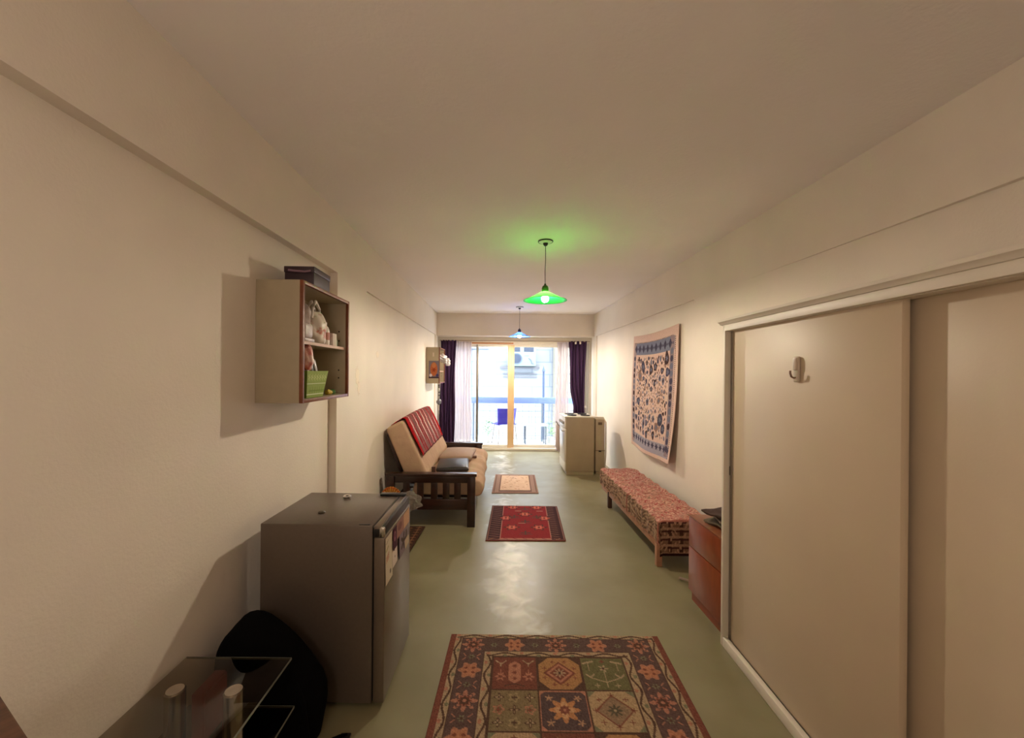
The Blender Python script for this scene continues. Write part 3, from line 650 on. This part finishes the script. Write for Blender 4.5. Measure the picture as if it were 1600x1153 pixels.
for k in range(12):
    cv.star(.35, .04+.065*k, .03, 4, .3, (130, 90, 66)); cv.ell(.27, .06+.065*k, .02, .022, (110, 74, 54)); cv.ell(.18, .05+.065*k, .02, .02, (120, 84, 64))
cv.wear(.1)
floor_rug('door_mat', 'dark brown patterned mat on the floor behind the fridge', cv, (-1.10, 4.02), (-.70, 4.02), (-1.10, 3.28), (-.74, 3.28), .012)

# ------------------------------------------------------------ futon
fu = thing('futon_sofa', 'dark wood futon sofa with a beige mattress along the left wall', 'sofa', (0, 0, 0))
def arm(y0, y1, nm):
    top = MB().box((-1.11, y0-.015, .51), (-.19, y1+.015, .538), .006).build('armrest', DKWOOD, fu)
    MB().box((-.285, y0, 0), (-.205, y1, .51), .004).build('front_leg', DKWOOD, top)
    MB().box((-1.10, y0, 0), (-1.02, y1, .51), .004).build('rear_leg', DKWOOD, top)
    ym = (y0+y1)/2
    MB().box((-1.02, ym-.014, .44), (-.285, ym+.014, .51), .002).build('upper_rail', DKWOOD, top)
    MB().box((-1.02, ym-.014, .17), (-.285, ym+.014, .275), .002).build('lower_rail', DKWOOD, top)
    for x in (-.90, -.76, -.62, -.50, -.385): MB().box((x-.033, ym-.008, .275), (x+.033, ym+.008, .44), .001).build('slat', DKWOOD, top)
    return top
arm(4.04, 4.10, 'near'); arm(5.84, 5.90, 'far')
m = MB(); m.box((-.27, 4.10, .22), (-.235, 5.84, .30), .003); m.box((-1.0, 4.10, .22), (-.965, 5.84, .30), .003)
for k in range(11): y = 4.16+.165*k; m.box((-.965, y-.03, .275), (-.27, y+.03, .29))
m.build('seat_frame', DKWOOD, fu)
m = MB(); m.prism([(-1.145, .90), (-1.12, .905), (-.90, .31), (-.925, .30)], 4.2, 4.26); m.prism([(-1.145, .90), (-1.12, .905), (-.90, .31), (-.925, .30)], 5.70, 5.76)
m.prism([(-1.143, .86), (-1.13, .9), (-1.10, .9), (-1.115, .86)], 4.26, 5.70); m.build('back_frame', DKWOOD, fu)
DB_ = mat('dark_drawer', (44, 24, 18), .5)
# seat mattress: bulging, hangs over the front
def mattress(name, prof, y0, y1, m_, waves):
    n = 64; pts = []; P = [Vector((a, 0, b)) for a, b in prof]
    k = len(P); L = [(P[(i+1) % k]-P[i]).length for i in range(k)]; T = sum(L)
    cvv = Canvas(T, y1-y0, .02, (0, 0, 0))
    t = MB().prism(prof, y0, y1, .0)
    return t
sm_ = MB(); sm_.prism([(-.86, .30), (-.82, .46), (-.30, .475), (-.17, .45), (-.125, .40), (-.12, .36), (-.15, .30), (-.20, .285), (-.30, .30)], 4.112, 5.835, .022)
bmesh.ops.subdivide_edges(sm_.bm, edges=[e for e in sm_.bm.edges if abs((e.verts[0].co-e.verts[1].co).y) > .5], cuts=40, use_grid_fill=True)
for v in sm_.bm.verts:
    if 4.15 < v.co.y < 5.8:
        f = .010*math.sin(v.co.y*9)+.006*math.sin(v.co.y*23+v.co.x*8)
        if v.co.z > .4: v.co.z += f
        if v.co.x > -.2: v.co.x += f*.8
sm_.build('seat_mattress', MATTR, fu)
bk_ = MB(); bk_.prism([(-1.135, .955), (-1.10, .985), (-.985, 1.045), (-.955, 1.03), (-.70, .50), (-.71, .455), (-.87, .455), (-.93, .47)], 4.15, 5.80, .022)
bmesh.ops.subdivide_edges(bk_.bm, edges=[e for e in bk_.bm.edges if abs((e.verts[0].co-e.verts[1].co).y) > .5], cuts=50, use_grid_fill=True)
for v in bk_.bm.verts:
    if 4.2 < v.co.y < 5.76:
        f = .006*math.sin(v.co.y*13)+.004*math.sin(v.co.y*57+v.co.z*5)
        v.co.x += f; v.co.z += .015*math.sin((v.co.y-4.15)/1.65*math.pi) if v.co.z > .95 else 0
bk_.build('back_mattress', MATTR, fu)
# striped throw over the back
cv = Canvas(1.53, .80, .006, (142, 84, 84))
for k in range(20):
    y = .05+.077*k; cv.rect(y, 0, y+.028, .80, (150, 38, 46)); 
    cv.rect(y+.038, 0, y+.066, .80, (128, 96, 92))
for k in range(7):
    y = .13+.21*k; cv.rect(y, 0, y+.022, .80, (232, 206, 200)); cv.rect(y+.022, 0, y+.04, .80, (176, 40, 48))
for k in range(14): cv.rect(0, .05+.057*k, 1.53, .053+.057*k, (160, 100, 98))
cv.rect(0, 0, .05, .80, (170, 18, 24)); cv.rect(1.47, 0, 1.53, .80, (180, 16, 22)); cv.rect(.02, .785, 1.5, .80, (74, 36, 40)); cv.wear(.1)
path = [(-1.118, .93), (-1.112, .985), (-1.06, 1.022), (-.99, 1.064), (-.958, 1.056), (-.90, .945), (-.83, .80), (-.768, .672)]
pl = np.array(path); seg = np.r_[0, np.cumsum(np.hypot(*np.diff(pl, axis=0).T))]; seg /= seg[-1]
def Pth(u, v):
    x = np.interp(v, seg, pl[:, 0]); z = np.interp(v, seg, pl[:, 1]); y = 4.22+1.53*u+.015*np.sin(v*11+2)*(u-.2)
    hb = .015*np.sin((y-4.15)/1.65*np.pi)*(z > .95)
    w_ = .004*np.sin(u*38)+.003*np.sin(u*90+v*8)
    return x+.010+w_, y, z+.008+hb+w_*.5-.02*u*(v > .9)
tag(surface('throw_blanket', cv, Pth, CLOTHC, None, .006, 1), 'red and white striped throw draped over the futon back', 'blanket')
# things on the seat
def slab(name, label, cat, m_, x0, x1, y0, y1, z0, th, tilt, rz):
    s = MB(); s.box((x0, y0, 0), (x1, y1, th), th*.45, 4)
    bmesh.ops.subdivide_edges(s.bm, edges=s.bm.edges[:], cuts=3, use_grid_fill=True)
    o = s.build(name, m_, None); cx, cy = (x0+x1)/2, (y0+y1)/2
    for v in o.data.vertices:
        v.co.x -= cx; v.co.y -= cy; q = 1-min(1, (abs(v.co.x)/((x1-x0)/2))**3+(abs(v.co.y)/((y1-y0)/2))**3)
        if v.co.z > th/2: v.co.z += .02*max(0, q)+.004*math.sin(v.co.y*31)
    o.location = (cx, cy, z0); o.rotation_euler = (0, tilt, rz); return tag(o, label, cat)
slab('laptop_sleeve', 'black leather sleeve lying on the near end of the futon seat', 'sleeve', LEATH, -.655, -.305, 4.30, 4.78, .487, .05, R(-1), R(4))
slab('seat_cushion', 'flat taupe cushion on the futon seat behind the black sleeve', 'cushion', TAUPE, -.68, -.28, 4.86, 5.42, .487, .06, R(-1), R(-3))
ph = MB().box((-.02, -.008, 0), (.02, .008, .07), .006, 3)
tag(ph.build('pouch', mat('brown_pouch', (72, 40, 32), .5), None, loc=(-.655, 4.24, .490)), 'tiny brown pouch standing between black sleeve and futon back', 'pouch')
tag(MB().box((-.03, -.02, 0), (.03, .02, .03), .01, 3).build('coaster_tin', mat('brown_tin', (110, 72, 56), .5), None, loc=(-.27, 5.05, .484)), 'tiny brown tin at the front of the futon seat beside the taupe cushion', 'tin')
# box, straw fan, clear bag behind the fridge
tag(MB().box((-.17, -.15, 0), (.17, .15, .55), .004).build('cardboard_box', CARD, None, loc=(-.93, 2.98, 0)), 'brown cardboard box hidden behind the fridge', 'box')
sf = thing('straw_fan', 'orange and yellow straw fan peeking over the far edge of the fridge', 'fan', (-.778, 3.0, .55))
cvf = Canvas(1, 1, .02, (214, 150, 60)); 
ang_ = np.arctan2(cvf.Y-.0, cvf.X-.5)
for k in range(0, 24, 2): cvf.put((ang_ > k*math.pi/24) & (ang_ < (k+1)*math.pi/24), (238, 196, 110))
cvf.put(np.hypot(cvf.X-.5, cvf.Y) > .43, (196, 90, 40))
def Pf(u, v):
    a = math.pi*u; r = .015+.062*v; return r*np.cos(a), .008*np.sin(24*a)*v, .07+r*np.sin(a)*1.0
cvf2 = Canvas(1, 1, .0125, (214, 140, 56))
for k in range(0, 24, 2): cvf2.rect(k/24, 0, (k+1)/24, 1, (240, 204, 120))
for k in range(24): cvf2.rect(k/24, .8, (k+1)/24, 1, (206, 100, 44) if k % 2 else (230, 170, 90))
surface('fan_leaf', cvf2, Pf, CLOTHC, sf, .003, 0)
MB().tube([(0, 0, 0), (0, 0, .09)], .008).build('handle', CARD, sf)
cb2 = MB(); cb2.blob((0, 0, .045), (.085, .06, .055), 4, .2, 4, flat=0, seed=21)
tag(cb2.build('clear_bag', CLEARB, None, loc=(-.57, 2.56, .682)), 'crumpled clear plastic bag showing past the far corner of the fridge', 'bag')
tag(MB().box((-.14, -.12, 0), (.01, .10, .681), .004).build('stool_crate', mat('dark_crate', (48, 34, 28), .7), None, loc=(-.585, 2.56, 0)), 'dark narrow crate standing close behind the fridge', 'crate')

# ------------------------------------------------------------ daybed
dbd = thing('daybed_bench', 'low narrow daybed bench with a wooden frame along the right wall', 'bench', (1.5, 4.1, 0))
PW = mat('pinkish_wood', (176, 128, 100), .5, var=.15, scale=10)
m = MB(); m.box((-.19, -.87, .14), (-.165, .88, .19), .003); m.box((.19, -.87, .14), (.215, .88, .19), .003); m.box((-.165, .855, .14), (.19, .88, .19), .003); m.box((-.165, -.87, .14), (.19, -.845, .19), .003)
m.build('frame', PW, dbd)
DL = mat('dark_leg_wood', (70, 42, 30), .5)
for x, y in ((-.175, .58), (.18, .58), (-.175, -.83), (.18, -.83)): MB().box((x-.022, y-.022, 0), (x+.022, y+.022, .19), .003).build('leg', DL if y > 0 else PW, dbd)
def cushion(y0, y1, label, z):
    o = MB().box((1.32, y0, .1915), (1.71, y1, z), .035, 4).build('bench_cushion', mat('cushion_ticking', (150, 110, 96), .9), None); return tag(o, label, 'cushion')
cushion(3.24, 3.94, 'near bench cushion, under the patterned red cover', .365); cushion(3.955, 4.97, 'far bench cushion, under the patterned red cover', .362)
def cover(y0, y1, label, zt, nd, fd, front_z, lift):
    """cover draped over cushion: front drop at x-, near end drop nd, far end drop fd"""
    Lx, Ly = .62, (y1-y0)+nd+fd; cv = Canvas(Lx, Ly, .006, (184, 132, 118))
    X, Y = cv.X, cv.Y
    f1 = np.sin(X*95+2.2*np.sin(Y*31)+3*np.sin(X*17+Y*9))*np.sin(Y*70+2.6*np.sin(X*37)+1.3*np.sin(Y*13))
    f2 = np.sin(X*41+1.7*np.sin(Y*53)+5)*np.sin(Y*33+2*np.sin(X*61))
    cv.put(abs(f1-.35) < .13, (132, 78, 74)); cv.put(f1 < -.55, (200, 158, 140)); cv.put((f2 > .72), (158, 78, 76)); cv.put((f2 < -.8), (136, 108, 94))
    # the part hanging over the front is greyer, with bands
    fd_ = X < .20
    cv.put(fd_ & (f1 > .2), (112, 92, 76)); cv.put(fd_ & (f1 < -.1), (176, 146, 122)); cv.put(fd_ & (abs(f1) < .12), (140, 112, 94))
    nr_ = Y < nd
    if nd > .1:
        cv.put(nr_, (128, 98, 80)); cv.put(nr_ & (np.sin(X*70) > .5), (74, 50, 42)); cv.put(nr_ & (np.sin(Y*95) > .6), (160, 128, 106)); cv.put(nr_ & (np.sin(Y*95+2) > .8), (70, 40, 40)); cv.put(nr_ & (f1 > .5), (170, 134, 110)); cv.put(Y < .02, (50, 26, 26))
    cv.put(X < .014, (190, 140, 120)); cv.put((Y > nd-.012) & (Y < nd+.006) & (X > .0), (170, 110, 96)); cv.put(Y > Ly-.014, (96, 52, 46)); cv.wear(.14)
    cut = .205
    def P(u, v):
        s = u*Lx; t = v*Ly
        xa = 1.305; rx = .02
        x = np.where(s < cut, xa-.006*np.sin((cut-s)/cut*3), xa+(s-cut)); z = np.where(s < cut, zt-(cut-s)*(zt-front_z)/cut, zt+.0*s)
        k = np.clip((s-cut)/.03, 0, 1); z = z-.012*(1-k)*(s >= cut)-.012*(s < cut)
        y = np.clip(t-nd, 0, y1-y0)+y0
        dn = np.clip(nd-t, 0, None); df = np.clip(t-nd-(y1-y0), 0, None)
        z = np.where(s < cut, np.maximum(z-dn*.12, .03), np.where(dn > 0, zt-dn, zt-df) - .012*(1-k))
        x = np.where((s < cut) & (dn > 0), xa+.010*(dn/max(nd, .01)), x)
        y = y-.010*np.clip(dn*30, 0, 1)+.010*np.clip(df*30, 0, 1)
        wob = .006*np.sin(y*31+2*np.sin(s*21))*(s >= cut)+.004*np.sin(y*60)*(s < cut)
        return x+np.where(s < cut, .008*np.sin(y*44)-.004, 0), y, z+wob*(dn <= 0)+lift
    return tag(surface('bench_cover', cv, P, CLOTHC, None, .004, 0), label, 'cover')
cover(3.215, 3.945, 'near half of the red patterned bench cover, hanging over the near end', .385, .28, .02, .205, .004)
cover(3.975, 5.0, 'far half of the red patterned bench cover, toward the stove', .382, .01, .13, .205, 0)
# ------------------------------------------------------------ brown cabinet & pile
br = thing('brown_cabinet', 'reddish brown low cabinet between the daybed and the closet', 'cabinet', (1.35, 2.365, 0))
box('carcass', (0, 0, .065), (.42, .425, .575), BOXW, br, .003)
box('plinth', (.012, .005, 0), (.41, .42, .065), BOXW, br)
MB().box((-.012, .004, .378), (0, .421, .572), .002).build('flap_door', BOXW, br); MB().box((-.012, .004, .075), (0, .421, .372), .002).build('door', BOXW, br)
MB().box((-.014, 0, .575), (.42, .427, .584), .002).build('top', EDGEW, br)
for i, (dx, dy, rz, c, nm) in enumerate(((.13, .19, .2, (96, 84, 66), 'olive'), (.16, .24, -.2, (150, 134, 116), 'pale'), (.12, .20, .3, (60, 40, 34), 'dark brown'))):
    s = MB(); s.box((-.11, -.12, 0), (.11, .12, .012), .003); bmesh.ops.subdivide_edges(s.bm, edges=s.bm.edges[:], cuts=5, use_grid_fill=True)
    for v in s.bm.verts: v.co.z += .010*(1+math.sin(v.co.x*40+i)*math.cos(v.co.y*35+i*2))
    o = s.build('folded_cloth', mat('cloth_'+nm.replace(' ', '_'), c, .9, var=.2, scale=20), None, loc=(1.35+dx+.02, 2.365+dy, .5845+.030*i)); o.rotation_euler = (0, 0, rz)
    tag(o, nm+' folded cloth in the small pile on the reddish brown cabinet', 'cloth')
tag(MB().tube([(1.40, 3.05, .012), (1.43, 2.95, .04), (1.455, 2.87, .10)], .010, 8).build('cable', mat('pale_cable', (150, 132, 120), .5), None), 'pale cable or strap on the floor between daybed and brown cabinet', 'cable')

# ------------------------------------------------------------ tapestry on right wall
cv = Canvas(1.35, 1.44, .0055, (220, 190, 176))     # u: far -> near
r0 = random.Random(3)
BL, BL2, BN, BR_ = (76, 72, 92), (116, 116, 134), (72, 54, 56), (150, 118, 106)
cv.rect(.05, .10, 1.27, .25, (128, 132, 152)); cv.rect(.05, 1.26, 1.30, 1.40, (166, 160, 172)); cv.rect(.04, .1, .13, 1.38, (166, 146, 146)); cv.rect(1.16, .1, 1.26, 1.38, (150, 132, 136))
for k in range(9): x = .12+.13*k; cv.dia(x, .175, .045, .055, BL); cv.ell(x+.065, .175, .012, .015, BL)
for k in range(12): cv.star(.1+.105*k, 1.31, .042, 6, .25, BL)
for k in range(14): cv.ell(.085, .3+.075*k, .03, .03, r0.choice([BL, BN, BL2])); cv.ell(1.21, .26+.08*k, .032, .035, r0.choice([BL, BN, BL2]))
for k in range(60): cv.ell(.05+.02*k, .098, .006, .006, BN); cv.ell(1.285, .12+.0215*k, .008, .008, BN)
pts = []
for k in range(2600):
    x, y = r0.uniform(.17, 1.13), r0.uniform(.29, 1.21); r = r0.choice([.062, .05, .04, .03, .022, .016] if k < 300 else [.03, .02, .015, .011])
    if all((x-a)**2+(y-b)**2 > ((r+c)*.92+.002)**2 for a, b, c in pts):
        pts.append((x, y, r)); c = r0.choice([BL, BL, BN, BL2, BR_] if r > .02 else [BR_, BN, BL2, (170, 136, 122)])
        cv.star(x, y, r, r0.choice([2, 3, 5]), .12, c, r0.uniform(0, 3), r0.uniform(.7, 1.5))
        if r > .03: cv.star(x, y, r*.55, 5, .25, BL2 if c != BL2 else BN)
cv.wear(.07)
def Pt(u, v):
    y = 5.44-1.34*u+.0*v; sag = .025*np.sin(np.pi*u)
    x = 1.862-.012-.05*v*v*(.4+.6*u)-.014*(1+np.sin(u*9+v*4))*v
    y = y-.03*np.sin(v*np.pi)*(1-u)*-.8+.12*v*v*u*.6
    return x, y, 2.06-sag*(1-v)-1.44*v+.03*v*(1-u)*0+.012*u*(1-v)-.02*v*np.sin(np.pi*u)
tag(surface('tapestry', cv, Pt, CLOTHC, None, .002, 0), 'cream and indigo patterned cloth hanging on the right wall above the daybed', 'tapestry')

# ------------------------------------------------------------ stove by the window
st = thing('stove', 'cream kitchen stove with its back to the right wall, beside the window', 'stove', (1.055, 6.18, 0))
box('body', (.02, 0, .05), (.45, .52, .875), STOVE, st, .004); box('plinth', (.03, .01, 0), (.45, .51, .05), STOVE, st)
MB().box((-.005, -.004, .875), (.46, .524, .895), .004).build('cooktop', STOVEF, st)
MB().box((0, .004, .20), (.021, .516, .70), .004).build('oven_door', STOVEF, st); MB().box((0, .004, .06), (.021, .516, .19), .004).build('warming_drawer', STOVEF, st)
cp = MB().box((0, .004, .71), (.021, .516, .872), .003).build('control_panel', STOVEF, st)
for k in range(4): MB().lathe([(0, -.03), (.018, -.03), (.022, -.004), (.022, 0)], (0, .09+.11*k, .79), 16, 'X').build('knob', GREYALU, cp)
MB().tube([(0, .05, .66), (-.04, .05, .67), (-.04, .46, .67), (0, .46, .66)], .007).build('door_handle', CHROME, st)
for (x, y) in ((.13, .14), (.34, .14), (.13, .38), (.34, .38)): MB().lathe([(.07, .0), (.075, .006), (.075, .012), (.06, .014), (.02, .012), (.0, .016)], (x, y, .895), 20).build('burner', BLACK, st)
hp = thing('water_heater', 'narrow cream heater casing between stove and right wall', 'heater', (1.525, 6.19, 0))
box('casing', (0, 0, .04), (.15, .40, .86), STOVE, hp, .03); box('foot', (.02, .02, 0), (.13, .38, .04), STOVE, hp)
MB().box((.005, -.006, .37), (.145, .0, .38), .001).build('seam', mat('dark_seam', (110, 92, 70), .5), hp); MB().box((.05, -.012, .355), (.09, 0, .375), .003).build('latch', BLACK, hp); MB().box((.04, -.01, .77), (.10, 0, .81), .003).build('vent', mat('brown_vent', (104, 82, 62), .5), hp)
MB().tube([(.155, .05, .02), (.172, .05, .3), (.172, .05, .8), (.13, .05, .875), (0, .05, .88)], .012).build('pipe', WHITE, hp)
# towel on rod
tw = thing('dish_towel', 'pale towel hanging over the stove front on the window side', 'towel', (.99, 6.32, 0))
def Ptw(u, v):
    return -.0-.03*v*0+.022*np.sin(u*12)*(.4+v*.6)-.01, -.03+.22*u, .735-.36*v-.05*(1-u)*v
cvt = Canvas(.2, .4, .012, (196, 178, 170)); surface('towel_cloth', cvt, Ptw, CLOTHC, tw, .003, 0)
MB().tube([(-.055, -.04, .80), (-.01, .06, .745), (.045, .2, .70)], .009).build('stick', GREYALU, tw)

# ------------------------------------------------------------ outside: balcony and facade
CONC = mat('balcony_concrete', (196, 198, 202), .8, var=.04)
sbox('trim_5', (-2.6, 8.2, -.15), (3.4, 9.5, -.01), CONC)
rl = thing('balcony_railing', 'balcony railing with a pale blue top band and wire mesh', 'railing', (0, 9.25, -.01))
MB().box((-2.4, -.02, .87), (3.2, .02, 1.01), .004).build('top_band', mat('pale_blue_paint', (112, 134, 188), .6), rl)
MS = mat('wire_grey', (112, 122, 138), .5)
m = MB()
for k in range(38): m.box((-2.4+.15*k-.003, -.003, .04), (-2.4+.15*k+.003, .003, .87))
for k in range(7): m.box((-2.4, -.003, .06+.125*k), (3.2, .003, .066+.125*k))
m.build('wire_mesh', MS, rl)
for x in (-2.4, -.52, 1.05, 3.2): MB().box((x-.02, -.02, 0), (x+.02, .02, .87)).build('post', MS, rl)
# blue chair
bc = thing('plastic_chair', 'blue plastic chair on the balcony behind the glass', 'chair', (.19, 8.86, -.01), R(20))
BLU = translucent('blue_chair_plastic', (66, 60, 178), (.10, .08, .5), .25, .4)
cvt = Canvas(.5, .4, .02, (60, 60, 160))
def shell(P, nm): 
    o = surface(nm, cvt, P, BLU, bc, .006, 0); return o
def Pb(u, v):
    a = (u-.5)*2.0; x = .25*np.sin(a*1.1)*(1-.12*v); y = -.20+.12*(1-np.cos(a*1.2))+.05*v
    return x, y, .80-.35*v-.12*v*np.abs(2*(u-.5))**3*0
shell(Pb, 'backrest'); shell(lambda u, v: (-.23+.46*u, -.17+.40*v, .455+.012*np.cos((u-.5)*5)-.02*(v > .9)), 'seat')
for x, y in ((-.20, -.15), (.20, -.15), (-.20, .18), (.20, .18)): MB().tube([(x*.9, y*.9, .455), (x*1.12, y*1.25, 0)], .010, 8).build('leg', GREYALU, bc)
tb2 = thing('balcony_table', 'low pale table on the balcony beyond the right door', 'table', (.85, 8.85, -.01))
MB().box((-.26, -.2, .42), (.26, .2, .44), .006).build('tabletop', mat('pale_table', (190, 204, 224), .5), tb2)
for x in (-.22, .22):
    for y in (-.16, .16): MB().box((x-.012, y-.012, 0), (x+.012, y+.012, .42)).build('leg', MS, tb2)
LEAF = mat('pale_leaf', (120, 168, 96), .6, var=.2)
def plant(x, y, h, label, seed):
    t = thing('potted_plant', label, 'plant', (x, y, -.01)); MB().lathe([(0, 0), (.06, 0), (.08, .13), (.075, .14), (.06, .12), (0, .12)], seg=20).build('pot', mat('pale_pot', (206, 206, 200), .8), t)
    rr = random.Random(seed); m = MB()
    for k in range(60):
        a = rr.uniform(0, 6.28); r_ = rr.uniform(.02, .13); z = rr.uniform(.16, h); p = Vector((r_*math.cos(a), r_*math.sin(a), z)); d = Vector((math.cos(a), math.sin(a), rr.uniform(.2, 1))).normalized()*.06; s = d.cross(Vector((0, 0, 1))).normalized()*.018
        vs = [m.bm.verts.new(q) for q in (p, p+d*.5+s, p+d, p+d*.5-s)]; m.bm.faces.new(vs)
    m.build('foliage', LEAF, t); s = MB(); s.tube([(0, 0, .1), (0.01, 0, h*.8)], .006); s.build('stem', LEAF, t)
plant(-.19, 9.08, .50, 'small green potted plant left of the blue chair on the balcony', 1)
plant(1.22, 9.05, .46, 'small green potted plant at the right side of the balcony', 2)
# facade opposite
fa = thing('opposite_building', 'pale sunlit building facade facing the balcony, with ledges and joints', 'building', (0, 12.5, 0))
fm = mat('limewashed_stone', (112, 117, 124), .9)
def brickmat():
    n = fm.node_tree.nodes; l = fm.node_tree.links; tc = n.new('ShaderNodeTexCoord'); mp = n.new('ShaderNodeMapping'); mp.inputs['Rotation'].default_value = (R(90), 0, 0)
    bt_ = n.new('ShaderNodeTexBrick'); l.new(tc.outputs['Object'], mp.inputs[0]); l.new(mp.outputs[0], bt_.inputs['Vector'])
    bt_.inputs['Scale'].default_value = 1; bt_.inputs['Brick Width'].default_value = 1.1; bt_.inputs['Row Height'].default_value = .38; bt_.inputs['Mortar Size'].default_value = .012
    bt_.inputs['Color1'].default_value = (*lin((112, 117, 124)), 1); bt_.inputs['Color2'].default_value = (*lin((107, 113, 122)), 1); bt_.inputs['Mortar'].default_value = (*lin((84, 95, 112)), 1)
    l.new(bt_.outputs['Color'], n['Principled BSDF'].inputs['Base Color'])
brickmat()
box('wall', (-5, 0, -4), (1.75, .3, 3.4), fm, fa)
LDG = mat('ledge_grey', (78, 80, 88), .8)
MB().box((.1, -.10, 1.70), (1.32, 0, 1.76), .01).build('window_ledge', LDG, fa); MB().box((.2, -.04, 1.52), (1.25, 0, 1.55)).build('moulding', LDG, fa); MB().box((.2, -.04, 1.42), (1.25, 0, 1.45)).build('moulding', LDG, fa)
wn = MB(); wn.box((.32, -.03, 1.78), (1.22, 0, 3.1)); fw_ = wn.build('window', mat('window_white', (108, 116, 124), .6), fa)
PB = mat('slate_blue_pane', (46, 56, 74), .2)  # even dark slate blue for the facade panes and the fan grille
for x in (.42, .84): 
    for z in (2.22, 2.68): MB().box((x, -.036, z), (x+.30, -.03, z+.4)).build('pane', PB, fw_)
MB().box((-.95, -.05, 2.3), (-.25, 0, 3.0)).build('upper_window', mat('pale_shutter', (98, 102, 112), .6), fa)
sl = MB(); sl.box((1.75, -.5, -4), (4.6, .3, 3.4)); sd_ = sl.build('side_wing', mat('cream_render', (124, 119, 108), .9), fa)
for k in range(18): MB().box((1.74, -.515, -.9+.27*k), (2.6, -.50, -.88+.27*k)).build('louvre_joint', LDG, sd_)
for x in (-.80, -.98): MB().box((x-.02, -.08, -3), (x+.02, -.03, 4)).build('drainpipe', mat('blue_grey_pipe', (76, 92, 122), .6), fa)
ac = thing('air_conditioner', 'white air conditioner unit on the facade under the window', 'air conditioner', (.36, 12.28, 1.77))
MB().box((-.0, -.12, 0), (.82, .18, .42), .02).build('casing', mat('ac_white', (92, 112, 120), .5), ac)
MB().lathe([(.17, 0), (.17, -.012), (.155, -.014), (.14, -.006)], (.24, -.12, .22), 28, 'Y').build('fan_ring', mat('ac_grey', (54, 68, 86), .5), ac)
MB().lathe([(0, -.006), (.135, -.006)], (.24, -.12, .22), 28, 'Y').build('fan_grille', PB, ac)
MB().box((.46, -.128, .30), (.62, -.12, .32)).build('badge', LDG, ac)
MB().tube([(.60, -.13, .24), (.68, -.15, .18), (.70, -.14, .08), (.76, -.13, .06)], .012).build('hose', LDG, ac)
tag(MB().lathe([(.03, 0), (.03, 2.2), (.05, 2.2), (.0, 2.34)], (1.12, 9.6, -.6), 12).build('street_post', mat('blue_post', (74, 92, 126), .6), None), 'pale blue pointed post rising just outside the balcony railing', 'post')
